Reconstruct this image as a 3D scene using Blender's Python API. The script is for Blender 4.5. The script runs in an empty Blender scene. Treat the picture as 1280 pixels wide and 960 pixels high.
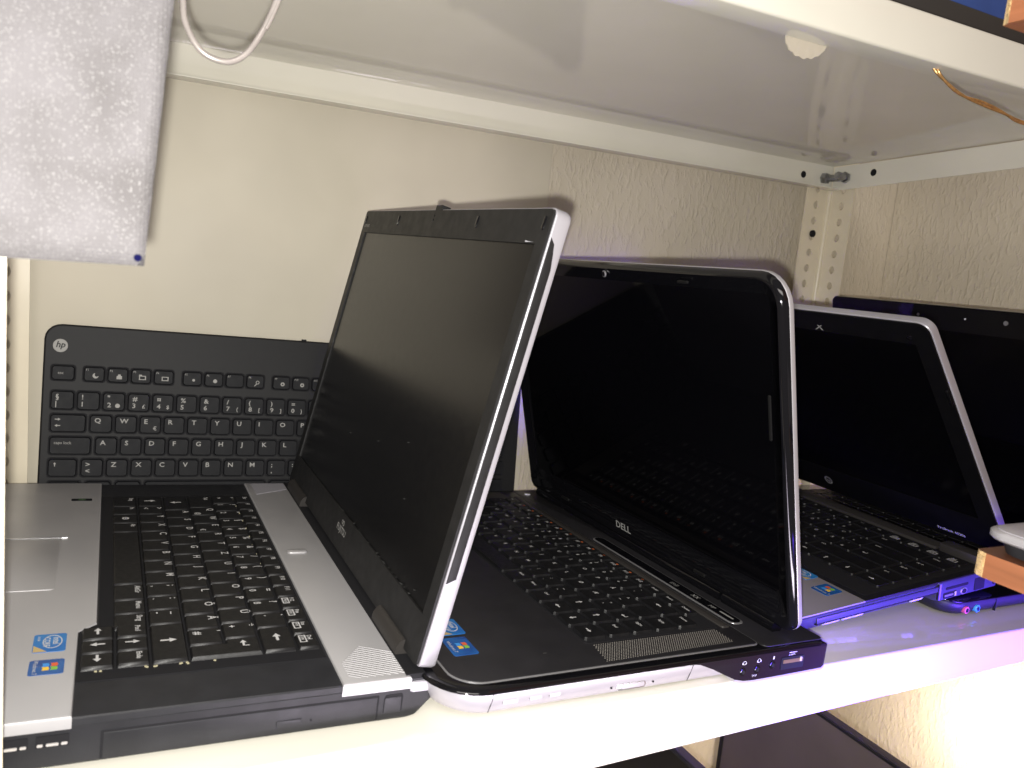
import bpy, math, random
from mathutils import Vector, Matrix, Euler
random.seed(7)
D = bpy.data
S = bpy.context.scene
COL = S.collection
rad = math.radians

# ---------------------------------------------------------------- camera
CAMPOS = Vector((0, 0, .2425))
cd = D.cameras.new('camera'); cam = D.objects.new('camera', cd); COL.objects.link(cam)
cd.sensor_width = 36; cd.lens = 1005 / 1280 * 36; cd.clip_start = .01; cd.clip_end = 30
_r = Vector((.89551204, -.43429024, .09721199)); _d = Vector((.02473232, -.16953303, -.98521412)); _f = Vector((.44434952, .88467539, -.14107786))
m = Matrix.Identity(4)
for i in range(3):
    m[i][0] = _r[i]; m[i][1] = -_d[i]; m[i][2] = -_f[i]; m[i][3] = CAMPOS[i]
cam.matrix_world = m
cd.dof.use_dof = True; cd.dof.focus_distance = .62; cd.dof.aperture_fstop = 16
S.camera = cam

# ---------------------------------------------------------------- light
w = D.worlds.new('World'); S.world = w; w.use_nodes = True
bg = w.node_tree.nodes['Background']
bg.inputs[0].default_value = (1, .88, .86, 1); bg.inputs[1].default_value = .20

def lamp(name, typ, loc, energy, color, aim=None, **kw):
    l = D.lights.new(name, typ); l.energy = energy; l.color = color
    for k, v in kw.items(): setattr(l, k, v)
    o = D.objects.new(name, l); COL.objects.link(o); o.location = loc
    if aim is not None:
        o.rotation_euler = (Vector(aim) - Vector(loc)).to_track_quat('-Z', 'Y').to_euler()
    return o
lamp('phone_flash', 'POINT', (-.004, .0, .2285), 17.5, (1, .972, .915), shadow_soft_size=.004)
lamp('front_strip_light', 'AREA', (.27, .19, -.065), .62, (.95, .84, 1), aim=(.29, .40, -.04), shape='RECTANGLE', size=.38, size_y=.03, spread=rad(120))
lamp('violet_led_light', 'AREA', (.62, .19, -.042), 2.3, (.12, .045, 1), aim=(.59, .60, -.035), shape='RECTANGLE', size=.36, size_y=.08, spread=rad(56))  # unseen LED under the wood board, inferred from the blue near faces
lamp('room_light', 'AREA', (-.5, -1.2, 1.5), 18, (1, .92, .87), aim=(.3, .5, .1), shape='RECTANGLE', size=1.6, size_y=.5)
lamp('warm_under_lamp', 'POINT', (.84, .50, -.24), 2.6, (1, .84, .68), shadow_soft_size=.03)

vs = S.view_settings
vs.view_transform = 'Standard'; vs.look = 'None'; vs.exposure = 0; vs.gamma = 1; vs.use_curve_mapping = False
S.cycles.max_bounces = 8

# ---------------------------------------------------------------- materials
def mat(name, col, rough=.5, metal=0, spec=.5, var=0, vscale=30, bump=0, bscale=400, stretch=(1, 1, 1), rvar=0, coat=0, detail=4, col2=None):
    m = D.materials.new(name); m.use_nodes = True
    nt = m.node_tree; N = nt.nodes; L = nt.links; p = N['Principled BSDF']
    p.inputs['Base Color'].default_value = (*col, 1); p.inputs['Roughness'].default_value = rough
    p.inputs['Metallic'].default_value = metal; p.inputs['Specular IOR Level'].default_value = spec
    p.inputs['Coat Weight'].default_value = coat; p.inputs['Coat Roughness'].default_value = .06
    tc = N.new('ShaderNodeTexCoord'); mp = N.new('ShaderNodeMapping'); mp.inputs['Scale'].default_value = stretch
    L.new(tc.outputs['Object'], mp.inputs['Vector'])
    def noise(sc, det=detail):
        n = N.new('ShaderNodeTexNoise'); n.inputs['Scale'].default_value = sc; n.inputs['Detail'].default_value = det
        L.new(mp.outputs['Vector'], n.inputs['Vector']); return n
    if var:
        n = noise(vscale); r = N.new('ShaderNodeValToRGB')
        c2 = col2 or tuple(c * (1 - var) for c in col)
        r.color_ramp.elements[0].color = (*c2, 1); r.color_ramp.elements[1].color = (*[min(1, c * (1 + var * .4)) for c in col], 1)
        r.color_ramp.elements[0].position = .3; r.color_ramp.elements[1].position = .7
        L.new(n.outputs['Fac'], r.inputs['Fac']); L.new(r.outputs['Color'], p.inputs['Base Color'])
    if rvar:
        n = noise(vscale * 1.7); mr = N.new('ShaderNodeMapRange')
        mr.inputs['To Min'].default_value = max(0, rough - rvar); mr.inputs['To Max'].default_value = rough + rvar
        mr.inputs['From Min'].default_value = .3; mr.inputs['From Max'].default_value = .7
        L.new(n.outputs['Fac'], mr.inputs['Value']); L.new(mr.outputs['Result'], p.inputs['Roughness'])
    if bump:
        n = noise(bscale, 3); b = N.new('ShaderNodeBump'); b.inputs['Strength'].default_value = bump; b.inputs['Distance'].default_value = .001
        L.new(n.outputs['Fac'], b.inputs['Height']); L.new(b.outputs['Normal'], p.inputs['Normal'])
    return m
M = {}
M['shelf'] = mat('white_enamel', (.71, .685, .60), .06, 0, .9, .05, 8, .10, 10, rvar=.025)
M['lip'] = M['shelf']
M['post'] = mat('cream_post_paint', (.74, .67, .52), .25, var=.08, vscale=20, bump=.1, bscale=60)
M['board'] = mat('beige_board', (.60, .555, .45), .55, 0, .3, .14, 5, .03, 90, rvar=.1)
M['boltm'] = mat('zinc_bolt', (.42, .43, .46), .28, 1, var=.3, vscale=300)
M['hole'] = mat('dark_hole', (.012, .012, .014), .8, 0, .2)  # near-black plates: the shade inside holes and ports is put into colour
M['flake'] = mat('paint_flake', (.50, .45, .37), .15, bump=.4, bscale=150)
M['charcoal'] = mat('charcoal_plastic', (.018, .0185, .0215), .5, 0, .35, .2, 60, .10, 1500, rvar=.05)
M['key'] = mat('black_key_plastic', (.009, .009, .010), .46, 0, .32, .3, 200, .08, 2500, rvar=.07)
M['keyhp'] = mat('keyboard_key_plastic', (.009, .0095, .0115), .58, 0, .22, .2, 150, .06, 2000, rvar=.04)
M['kbhp'] = mat('keyboard_case_plastic', (.012, .012, .013), .55, 0, .25, .08, 200, .06, 1500)
M['bezel'] = mat('bezel_plastic', (.016, .016, .0165), .5, 0, .3, .25, 70, .10, 1800, rvar=.05)
M['lcd_matte'] = mat('matte_screen', (.005, .005, .0055), .25, 0, .38, .2, 90, .03, 2600, rvar=.02)
M['lcd_gloss'] = mat('glossy_screen', (.0015, .0015, .002), .05, 0, .26, rvar=.02, vscale=24)
M['glossblack'] = mat('gloss_black', (.004, .004, .005), .07, 0, .5, rvar=.03, vscale=40)
M['silver'] = mat('silver_paint', (.43, .425, .435), .40, .25, .5, .08, 12, .05, 3000, rvar=.07)
M['silverlid'] = mat('silver_lid', (.44, .43, .47), .34, .3, .5, .05, 20, .03, 2500)
M['chrome'] = mat('satin_metal', (.66, .66, .68), .22, .9)
M['linegrey'] = mat('trim_line', (.33, .33, .34), .3, .6)
M['dellsilver'] = mat('satin_silver', (.42, .41, .43), .33, .3, .5, .05, 14)
M['delldeck'] = mat('dark_deck', (.017, .0165, .0185), .42, 0, .4, .2, 40, .05, 2500, rvar=.05)
M['panel'] = mat('gloss_port_panel', (.010, .008, .014), .22, 0, .6)
M['proside'] = mat('dark_side_metal', (.06, .06, .10), .30, .3, .5)
M['hingegrey'] = mat('hinge_grey', (.035, .032, .030), .5, .1, .35)
M['white'] = mat('white_print', (.54, .54, .54), .6, 0, .2)
M['whitehp'] = mat('pale_key_print', (.34, .335, .32), .6, 0, .2)
M['greyprint'] = mat('grey_print', (.30, .30, .29), .6, 0, .3)
M['dimprint'] = mat('dim_print', (.012, .012, .012), .4, .3, .3)
M['orange'] = mat('orange_print', (.55, .13, .04), .6, 0, .2)
M['stblue'] = mat('sticker_blue', (.015, .11, .36), .3, 0, .4, var=.4, vscale=70, col2=(.03, .2, .48))
M['stnavy'] = mat('sticker_navy', (.010, .05, .20), .22, 0, .5, var=.5, vscale=90, col2=(.02, .12, .36))
M['tan'] = mat('sticker_tan', (.52, .38, .16), .3)
M['fr'] = mat('flag_red', (.70, .12, .03), .35); M['fg'] = mat('flag_green', (.22, .48, .06), .35)
M['fb'] = mat('flag_blue', (.05, .28, .72), .35); M['fy'] = mat('flag_yellow', (.85, .55, .06), .35)
M['pink'] = mat('pink_jack', (.55, .10, .17), .35); M['teal'] = mat('teal_jack', (.05, .36, .42), .35)
M['usbtongue'] = mat('port_tongue', (.75, .72, .70), .3, .5)
M['ledgreen'] = mat('card_reader_print', (.03, .09, .015), .3)
M['grille'] = mat('grille_metal', (.085, .078, .068), .38, .5, .5)
M['wood'] = mat('orange_laminate', (.32, .12, .055), .42, 0, .4, .22, 9, .06, 400, stretch=(22, 1.2, 22), rvar=.05)
M['woodtop'] = mat('darker_board_top', (.14, .055, .03), .4, var=.3, vscale=40)  # board top face coloured darker than the edges
M['chip'] = mat('raw_chipboard', (.66, .47, .24), .8, var=.35, vscale=260, bump=.6, bscale=500)
M['wire'] = mat('clear_sheath_wire', (.40, .36, .34), .22, .2, .6, .15, 120)
M['copper'] = mat('copper_wire', (.62, .36, .14), .28, .7, .5, .3, 300)
M['screen_reflect'] = mat('painted_screen_reflection', (.13, .105, .095), .5, 0, .4, .15, 12)  # reflected lit wall painted into the screen's base colour
M['bluebox'] = mat('blue_box', (.025, .06, .22), .45, var=.25, vscale=25)
M['greybox'] = mat('grey_box', (.22, .23, .24), .5)
M['pen'] = mat('blue_pen_ink', (.004, .004, .035), .9, 0, .05)
M['crumb'] = mat('yellow_crumb', (.34, .31, .20), .6)
M['prosilver'] = mat('grey_palm_metal', (.34, .325, .31), .38, .4, .5, .06, 14)
M['bezel_dark'] = mat('black_bezel_plastic', (.004, .004, .0045), .4, 0, .16, .2, 80)
M['lcd_dark'] = mat('dark_screen', (.0015, .0015, .002), .16, 0, .12)
M['label'] = mat('pale_label', (.62, .62, .68), .35)
M['dust'] = mat('dust_fleck', (.035, .035, .034), 1, 0, .0)
M['goldpin'] = mat('gold_pins', (.42, .34, .12), .3, .8)

def wall_mat(name, base, dark):
    m = D.materials.new(name); m.use_nodes = True
    nt = m.node_tree; N = nt.nodes; L = nt.links; p = N['Principled BSDF']
    p.inputs['Roughness'].default_value = .62; p.inputs['Specular IOR Level'].default_value = .35
    tc = N.new('ShaderNodeTexCoord')
    def mp(s):
        q = N.new('ShaderNodeMapping'); q.inputs['Scale'].default_value = s; q.inputs['Rotation'].default_value = (0, .08, 0)
        L.new(tc.outputs['Object'], q.inputs['Vector']); return q
    def noise(s, sc, det, dist=0):
        n = N.new('ShaderNodeTexNoise'); n.inputs['Scale'].default_value = sc; n.inputs['Detail'].default_value = det
        n.inputs['Distortion'].default_value = dist
        L.new(mp(s).outputs['Vector'], n.inputs['Vector']); return n
    a = noise((1, 1, .42), 200, 3, .5); b = noise((1, 1, .6), 75, 5, .3); c = noise((1, 1, 1), 5, 5)
    add = N.new('ShaderNodeMath'); add.operation = 'MULTIPLY_ADD'; add.inputs[1].default_value = .7
    r0 = N.new('ShaderNodeValToRGB'); r0.color_ramp.elements[0].position = .48; r0.color_ramp.elements[1].position = .72
    L.new(a.outputs['Fac'], r0.inputs['Fac'])
    L.new(r0.outputs['Color'], add.inputs[0]); L.new(b.outputs['Fac'], add.inputs[2])
    bu = N.new('ShaderNodeBump'); bu.inputs['Strength'].default_value = .62; bu.inputs['Distance'].default_value = .0016
    L.new(add.outputs[0], bu.inputs['Height']); L.new(bu.outputs['Normal'], p.inputs['Normal'])
    r = N.new('ShaderNodeValToRGB'); r.color_ramp.elements[0].color = (*dark, 1); r.color_ramp.elements[1].color = (*base, 1)
    r.color_ramp.elements[0].position = .25; r.color_ramp.elements[1].position = .6
    L.new(c.outputs['Fac'], r.inputs['Fac'])
    # thin dark cracks
    v = N.new('ShaderNodeTexVoronoi'); v.feature = 'DISTANCE_TO_EDGE'; v.inputs['Scale'].default_value = 7
    nz = noise((1, 1, 1), 16, 4); mx = N.new('ShaderNodeMix'); mx.data_type = 'VECTOR'; mx.inputs[0].default_value = .16
    L.new(tc.outputs['Object'], mx.inputs[4]); L.new(nz.outputs['Color'], mx.inputs[5]); L.new(mx.outputs[1], v.inputs['Vector'])
    cr = N.new('ShaderNodeMapRange'); cr.inputs['From Max'].default_value = .006; cr.inputs['To Min'].default_value = .7
    L.new(v.outputs['Distance'], cr.inputs['Value'])
    gate = N.new('ShaderNodeMapRange'); gate.inputs['From Min'].default_value = .6; gate.inputs['From Max'].default_value = .7
    c3 = noise((1, 1, 1), 9, 2); L.new(c3.outputs['Fac'], gate.inputs['Value'])
    mxa = N.new('ShaderNodeMath'); mxa.operation = 'MAXIMUM'
    inv = N.new('ShaderNodeMath'); inv.operation = 'SUBTRACT'; inv.inputs[0].default_value = 1; L.new(gate.outputs[0], inv.inputs[1])
    L.new(cr.outputs[0], mxa.inputs[0]); L.new(inv.outputs[0], mxa.inputs[1])
    mul = N.new('ShaderNodeMix'); mul.data_type = 'RGBA'; mul.blend_type = 'MULTIPLY'; mul.inputs[0].default_value = 1
    L.new(r.outputs['Color'], mul.inputs[6]); L.new(mxa.outputs[0], mul.inputs[7]); L.new(mul.outputs[2], p.inputs['Base Color'])
    return m
M['wall'] = wall_mat('rough_plaster', (.57, .515, .415), (.49, .44, .35))

def foam_mat():
    m = D.materials.new('woven_white_sheet'); m.use_nodes = True
    nt = m.node_tree; N = nt.nodes; L = nt.links; p = N['Principled BSDF']
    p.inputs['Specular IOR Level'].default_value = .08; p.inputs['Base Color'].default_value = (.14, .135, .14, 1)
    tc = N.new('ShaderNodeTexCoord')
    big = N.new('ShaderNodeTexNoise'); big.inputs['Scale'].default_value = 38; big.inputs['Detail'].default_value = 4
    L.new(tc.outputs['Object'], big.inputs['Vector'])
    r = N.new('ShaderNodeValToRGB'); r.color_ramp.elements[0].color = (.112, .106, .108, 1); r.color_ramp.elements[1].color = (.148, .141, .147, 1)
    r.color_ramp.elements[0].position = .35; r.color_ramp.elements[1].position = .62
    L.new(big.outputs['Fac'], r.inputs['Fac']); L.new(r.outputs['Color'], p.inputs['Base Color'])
    v = N.new('ShaderNodeTexVoronoi'); v.inputs['Scale'].default_value = 800; L.new(tc.outputs['Object'], v.inputs['Vector'])
    wv = N.new('ShaderNodeTexWave'); wv.bands_direction = 'Z'; wv.inputs['Scale'].default_value = 260; wv.inputs['Distortion'].default_value = 1.2
    L.new(tc.outputs['Object'], wv.inputs['Vector'])
    wx = N.new('ShaderNodeTexWave'); wx.bands_direction = 'X'; wx.inputs['Scale'].default_value = 260; wx.inputs['Distortion'].default_value = 1.2
    L.new(tc.outputs['Object'], wx.inputs['Vector'])
    a = N.new('ShaderNodeMath'); L.new(wv.outputs['Fac'], a.inputs[0]); L.new(wx.outputs['Fac'], a.inputs[1])
    a2 = N.new('ShaderNodeMath'); a2.operation = 'MULTIPLY_ADD'; a2.inputs[1].default_value = 1.6
    L.new(v.outputs['Distance'], a2.inputs[0]); L.new(a.outputs[0], a2.inputs[2])
    bu = N.new('ShaderNodeBump'); bu.inputs['Strength'].default_value = .3; bu.inputs['Distance'].default_value = .0003
    L.new(a2.outputs[0], bu.inputs['Height']); L.new(bu.outputs['Normal'], p.inputs['Normal'])
    # film cells: glossier, with flash sparkle also painted in as paler colour
    rg = N.new('ShaderNodeMapRange'); rg.inputs['From Min'].default_value = .86; rg.inputs['From Max'].default_value = .95
    v2 = N.new('ShaderNodeTexVoronoi'); v2.inputs['Scale'].default_value = 2100; L.new(tc.outputs['Object'], v2.inputs['Vector'])
    sp = N.new('ShaderNodeSeparateColor'); L.new(v2.outputs['Color'], sp.inputs[0]); L.new(sp.outputs[0], rg.inputs['Value'])
    rr = N.new('ShaderNodeMapRange'); rr.inputs['To Min'].default_value = .85; rr.inputs['To Max'].default_value = .45
    L.new(rg.outputs[0], rr.inputs['Value']); L.new(rr.outputs[0], p.inputs['Roughness'])
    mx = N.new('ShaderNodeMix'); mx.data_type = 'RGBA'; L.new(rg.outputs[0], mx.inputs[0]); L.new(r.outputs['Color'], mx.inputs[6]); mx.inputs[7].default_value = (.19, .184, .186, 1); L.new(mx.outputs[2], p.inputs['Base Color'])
    return m
M['foam'] = foam_mat()

# ---------------------------------------------------------------- mesh helpers
class MB:
    def __init__(s): s.v = []; s.f = []; s.mi = []; s.m = 0
    def add(s, vs, fs):
        o = len(s.v); s.v += [tuple(p) for p in vs]
        for f in fs: s.f.append(tuple(i + o for i in f)); s.mi.append(s.m)
    def hexa(s, p):   # 8 pts: bottom 4 ccw, top 4 ccw
        s.add(p, [(3, 2, 1, 0), (4, 5, 6, 7), (0, 1, 5, 4), (1, 2, 6, 5), (2, 3, 7, 6), (3, 0, 4, 7)])
    def box(s, x0, x1, y0, y1, z0, z1):
        s.hexa([(x0, y0, z0), (x1, y0, z0), (x1, y1, z0), (x0, y1, z0), (x0, y0, z1), (x1, y0, z1), (x1, y1, z1), (x0, y1, z1)])
    def loft(s, rings, cap0=True, cap1=True):
        n = len(rings[0]); o = len(s.v); fs = []
        for k in range(len(rings) - 1):
            for i in range(n):
                j = (i + 1) % n
                fs.append((k * n + i, k * n + j, (k + 1) * n + j, (k + 1) * n + i))
        if cap0: fs.append(tuple(reversed(range(n))))
        if cap1: fs.append(tuple((len(rings) - 1) * n + i for i in range(n)))
        s.add([p for r in rings for p in r], fs)
    def prism(s, pts, z0, z1, bev=0, axis='z', bot=False):
        """outline (ccw) extruded, bevelled at the z1 side"""
        def put(p, z): return (p[0], p[1], z) if axis == 'z' else ((p[0], z, p[1]) if axis == 'y' else (z, p[0], p[1]))
        rings = []
        if bev:
            if bot: rings.append([put(p, z0) for p in inset(pts, bev)]); z0 = z0 + math.copysign(bev, z1 - z0)
            rings.append([put(p, z0) for p in pts])
            sg = math.copysign(1, z1 - z0)
            rings.append([put(p, z1 - sg * bev) for p in pts])
            rings.append([put(p, z1 - sg * bev * .3) for p in inset(pts, bev * .3)])
            rings.append([put(p, z1) for p in inset(pts, bev)])
        else: rings = [[put(p, z0) for p in pts], [put(p, z1) for p in pts]]
        s.loft(rings)
    def tube(s, path, r, n=8):
        path = [Vector(p) for p in path]; rings = []
        up = Vector((.13, .31, .94)); 
        for i, p in enumerate(path):
            t = (path[min(i + 1, len(path) - 1)] - path[max(i - 1, 0)]).normalized()
            a = t.cross(up).normalized(); b = t.cross(a)
            rr = r(i) if callable(r) else r
            rings.append([p + a * math.cos(2 * math.pi * k / n) * rr + b * math.sin(2 * math.pi * k / n) * rr for k in range(n)])
        s.loft(rings)
    def cyl(s, c, d, L, r, n=16, bev=0):
        c = Vector(c); d = Vector(d).normalized(); a = d.orthogonal().normalized(); b = d.cross(a)
        ring = lambda t, q: [c + d * t + (a * math.cos(2 * math.pi * k / n) + b * math.sin(2 * math.pi * k / n)) * q for k in range(n)]
        s.loft([ring(0, r), ring(L - bev, r), ring(L, r - bev)] if bev else [ring(0, r), ring(L, r)])
    def build(s, name, mats, parent=None, smooth=32, loc=None, rot=None):
        me = D.meshes.new(name); me.from_pydata(s.v, [], s.f)
        if not isinstance(mats, (list, tuple)): mats = [mats]
        for x in mats: me.materials.append(M[x] if isinstance(x, str) else x)
        me.polygons.foreach_set('material_index', s.mi)
        me.validate()
        fixnormals(me)
        if smooth:
            me.shade_smooth(); me.set_sharp_from_angle(angle=rad(smooth))
        me.update()
        return link(name, me, parent, loc, rot)
import bmesh
def fixnormals(me):
    b = bmesh.new(); b.from_mesh(me); bmesh.ops.recalc_face_normals(b, faces=b.faces); b.to_mesh(me); b.free()
def link(name, me, parent=None, loc=None, rot=None):
    o = D.objects.new(name, me); COL.objects.link(o)
    if parent: o.parent = parent
    if loc is not None: o.location = loc
    if rot is not None: o.rotation_euler = rot
    return o
def inset(pts, d):
    n = len(pts); out = []
    A = sum(pts[i][0] * pts[(i + 1) % n][1] - pts[(i + 1) % n][0] * pts[i][1] for i in range(n))
    sg = 1 if A > 0 else -1
    for i in range(n):
        p0 = Vector(pts[i - 1]); p1 = Vector(pts[i]); p2 = Vector(pts[(i + 1) % n])
        e1 = (p1 - p0).normalized(); e2 = (p2 - p1).normalized()
        n1 = Vector((-e1.y, e1.x)) * sg; n2 = Vector((-e2.y, e2.x)) * sg
        k = n1 + n2
        q = p1 + k * (d / max(.35, 1 + n1.dot(n2)))
        out.append((q.x, q.y))
    return out
def rr(x0, x1, y0, y1, r, n=4):
    """rounded rectangle, r one radius or four (x0y0, x1y0, x1y1, x0y1)"""
    if not isinstance(r, (tuple, list)): r = (r,) * 4
    out = []
    for (cx, cy, a0, q) in ((x0, y0, 180, 0), (x1, y0, 270, 1), (x1, y1, 0, 2), (x0, y1, 90, 3)):
        R = r[q]
        ox = cx + R if cx == x0 else cx - R; oy = cy + R if cy == y0 else cy - R
        if R < 1e-6: out.append((cx, cy)); continue
        for k in range(n + 1):
            a = rad(a0 + 90 * k / n); out.append((ox + R * math.cos(a), oy + R * math.sin(a)))
    return out
def thing(name, label, cat, loc=(0, 0, 0), rot=(0, 0, 0), group=None, scale=1):
    o = D.objects.new(name, None); COL.objects.link(o); o.location = loc; o.rotation_euler = rot; o.scale = (scale,) * 3
    o.empty_display_size = .02
    tag(o, label, cat, group); return o
def tag(o, label=None, cat=None, group=None, kind=None):
    if label: o['label'] = label
    if cat: o['category'] = cat
    if group: o['group'] = group
    if kind: o['kind'] = kind
    return o

# flat print ---------------------------------------------------------------
_tc = {}
def glyphs(txt, bold=False):
    key = (txt, bold)
    if key not in _tc:
        c = D.curves.new('print', 'FONT'); c.body = txt; c.resolution_u = 2; c.fill_mode = 'FRONT'
        if bold: c.offset = .018
        o = D.objects.new('print', c)
        me = D.meshes.new_from_object(o)
        vs = [v.co.copy() for v in me.vertices]; fs = [tuple(p.vertices) for p in me.polygons]
        D.objects.remove(o); D.curves.remove(c); D.meshes.remove(me)
        if vs:
            x0 = min(v.x for v in vs); x1 = max(v.x for v in vs)
        else: x0 = x1 = 0
        _tc[key] = (vs, fs, x0, x1)
    return _tc[key]
def text(mb, txt, o, right, up, size, align='l', bold=False, stretch=1):
    vs, fs, x0, x1 = glyphs(txt, bold)
    o = Vector(o); R = Vector(right) * size * stretch; U = Vector(up) * size
    dx = -x0 if align == 'l' else (-(x0 + x1) / 2 if align == 'c' else -x1)
    mb.add([o + R * (v.x + dx) + U * v.y for v in vs], fs)
def poly2(mb, pts, o, right, up, size=1):
    o = Vector(o); R = Vector(right) * size; U = Vector(up) * size
    mb.add([o + R * p[0] + U * p[1] for p in pts], [tuple(range(len(pts)))])
def disc(n=14, rx=.5, ry=.5, cx=0, cy=0):
    return [(cx + rx * math.cos(2 * math.pi * k / n), cy + ry * math.sin(2 * math.pi * k / n)) for k in range(n)]
def ringp(mb, o, right, up, r0, r1, n=14, ry=1):
    o = Vector(o); R = Vector(right); U = Vector(up)
    vs = []
    for k in range(n):
        a = 2 * math.pi * k / n
        for q in (r0, r1): vs.append(o + R * q * math.cos(a) + U * q * ry * math.sin(a))
    mb.add(vs, [(2 * k, 2 * k + 1, (2 * k + 3) % (2 * n), (2 * k + 2) % (2 * n)) for k in range(n)])
ARROW = [(0, .09), (.55, .09), (.55, .28), (1, 0), (.55, -.28), (.55, -.09), (0, -.09)]
def arrow(mb, o, dirv, side, size):
    poly2(mb, ARROW, Vector(o) - Vector(dirv) * size * .5, dirv, side, size)

# keys ----------------------------------------------------------------------
_km = {}
def key_mesh(a, b, h, taper, r, material, name='key', dish=0):
    k = (round(a, 4), round(b, 4), h, taper, r, material)
    if k not in _km:
        mb = MB()
        o = rr(-a / 2, a / 2, -b / 2, b / 2, r, 1)
        rings = [[(p[0], p[1], 0) for p in o], [(p[0], p[1], h * .62) for p in inset(o, taper * .45)], [(p[0], p[1], h) for p in inset(o, taper)]]
        mb.loft(rings, cap0=False)
        me = D.meshes.new(name); me.from_pydata(mb.v, [], mb.f); me.materials.append(M[material]); fixnormals(me)
        me.shade_smooth(); me.set_sharp_from_angle(angle=rad(38)); _km[k] = me
    return _km[k]
def put_key(parent, x0, x1, y0, y1, z, h, taper, r, material, jit=.00012):
    me = key_mesh(x1 - x0, y1 - y0, h, taper, r, material)
    o = link('key', me, parent, ((x0 + x1) / 2, (y0 + y1) / 2, z + random.uniform(-jit, jit)))
    o.rotation_euler = (random.uniform(-.006, .006), random.uniform(-.006, .006), 0)
    return o
LR, LU = (0, -1, 0), (1, 0, 0)    # print on a laptop deck: reads from the front edge
def laptop_rows(kb, leg, rows, xf, pitchx, yfar, unit, gap, z, h, taper, r, material, fh=None, lsize=.0042, zl=None, orange=None, inset_l=(.0052, .0036)):
    """rows listed rear to front; each (height, [(width, legend)...])"""
    zl = zl or z + h + .00025
    x = xf
    for hgt, keys in rows:
        y = yfar
        for wd, lg in keys:
            if wd < 0: y += wd * unit; continue
            x1 = x; x0 = x - hgt; y1 = y; y0 = y - wd * unit; y = y0
            put_key(kb, x0 + gap / 2, x1 - gap / 2, y0 + gap / 2, y1 - gap / 2, z, h, taper, r, material)
            if lg: legend(leg, lg, x0 + gap / 2, x1 - gap / 2, y0 + gap / 2, y1 - gap / 2, zl, lsize, inset_l, orange)
        x -= hgt
def legend(leg, lg, x0, x1, y0, y1, z, s, ins, orange=None):
    if len(lg) == 2 and lg[0] == '>':      # arrows: >l >r >u >d
        d = {'l': (0, 1, 0), 'r': (0, -1, 0), 'u': (1, 0, 0), 'd': (-1, 0, 0)}[lg[1]]
        sd = (1, 0, 0) if lg[1] in 'lr' else (0, 1, 0)
        arrow(leg, ((x0 + x1) / 2, (y0 + y1) / 2 + .001, z), d, sd, s * 1.25); return
    if lg.startswith('E:'):     # enter hook
        o = Vector(((x0 + x1) / 2, y1 - ins[1], z)); arrow(leg, o + Vector((0, -s * .6, 0)), (0, 1, 0), (1, 0, 0), s * 1.1)
        poly2(leg, [(0, 0), (.12, 0), (.12, .5), (0, .5)], o + Vector((0, -s * 1.05, 0)), LR, LU, s); return
    if lg.startswith('W:'):     # windows disc
        ringp(leg, ((x0 + x1) / 2, (y0 + y1) / 2, z), LR, LU, .0012, .0026, 12)
        poly2(leg, [(-.5, -.1), (.5, -.1), (.5, .1), (-.5, .1)], ((x0 + x1) / 2, (y0 + y1) / 2, z), LR, LU, .003); return
    if lg.startswith('B:'):     # white block with word
        for q in ((0, 0, 1.05, .10), (0, .44, 1.05, .54), (0, .1, .1, .44), (.95, .1, 1.05, .44)): poly2(leg, [(q[0], q[1]), (q[2], q[1]), (q[2], q[3]), (q[0], q[3])], (x0 + .0016, y1 - .0025, z), LR, LU, .0078)
        text(leg, lg[2:5], (x0 + .0030, y1 - .0040, z), LR, LU, .0031, bold=True); text(leg, lg[5:], (x0 + .0066, y1 - .0030, z), LR, LU, .0036, bold=True)
        return
    if lg.startswith('S:'):     # small word
        text(leg, lg[2:], (x1 - ins[0] * 1.0, y1 - ins[1] * .8, z), LR, LU, s * .66, bold=True); return
    parts = lg.split('|')
    text(leg, parts[0], (x1 - ins[0], y1 - ins[1], z), LR, LU, s, bold=True)
    if len(parts) > 1:
        text(leg, parts[1], (x0 + .0032, y1 - ins[1], z), LR, LU, s * .92, bold=True)
    if len(parts) > 2:
        t = orange if orange is not None else leg
        text(t, parts[2], (x0 + .0032, y0 + .0052, z), LR, LU, s * .8, bold=True)

def sticker_cpu(parent, cx, cy, wy, hx, z):
    mb = MB(); mb.prism(rr(cx - hx / 2, cx + hx / 2, cy - wy / 2, cy + wy / 2, .0016, 3), z, z + .0003)
    st = mb.build('processor_sticker', 'stblue', parent)
    mb = MB(); zz = z + .0004
    ringp(mb, (cx + hx * .08, cy + wy * .05, zz), LR, LU, wy * .33, wy * .37, 20, .62)
    text(mb, 'intel', (cx + hx * .1, cy + wy * .28, zz), LR, LU, hx * .30, bold=True)
    text(mb, 'CORE', (cx - hx * .17, cy + wy * .30, zz), LR, LU, hx * .26, bold=True)
    text(mb, 'inside', (cx - hx * .38, cy + wy * .38, zz), LR, LU, hx * .15)
    mb.build('sticker_print', 'white', st, smooth=0)
    mb = MB(); poly2(mb, [(cy - wy / 2 + .0004, 0), (cy - wy / 2 + .0004, hx * .42), (cy - wy * .12, 0)], (cx - hx / 2 + .0004, 0, z + .00035), (0, 1, 0), (1, 0, 0))
    mb.build('sticker_corner', 'tan', st, smooth=0)
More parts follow.
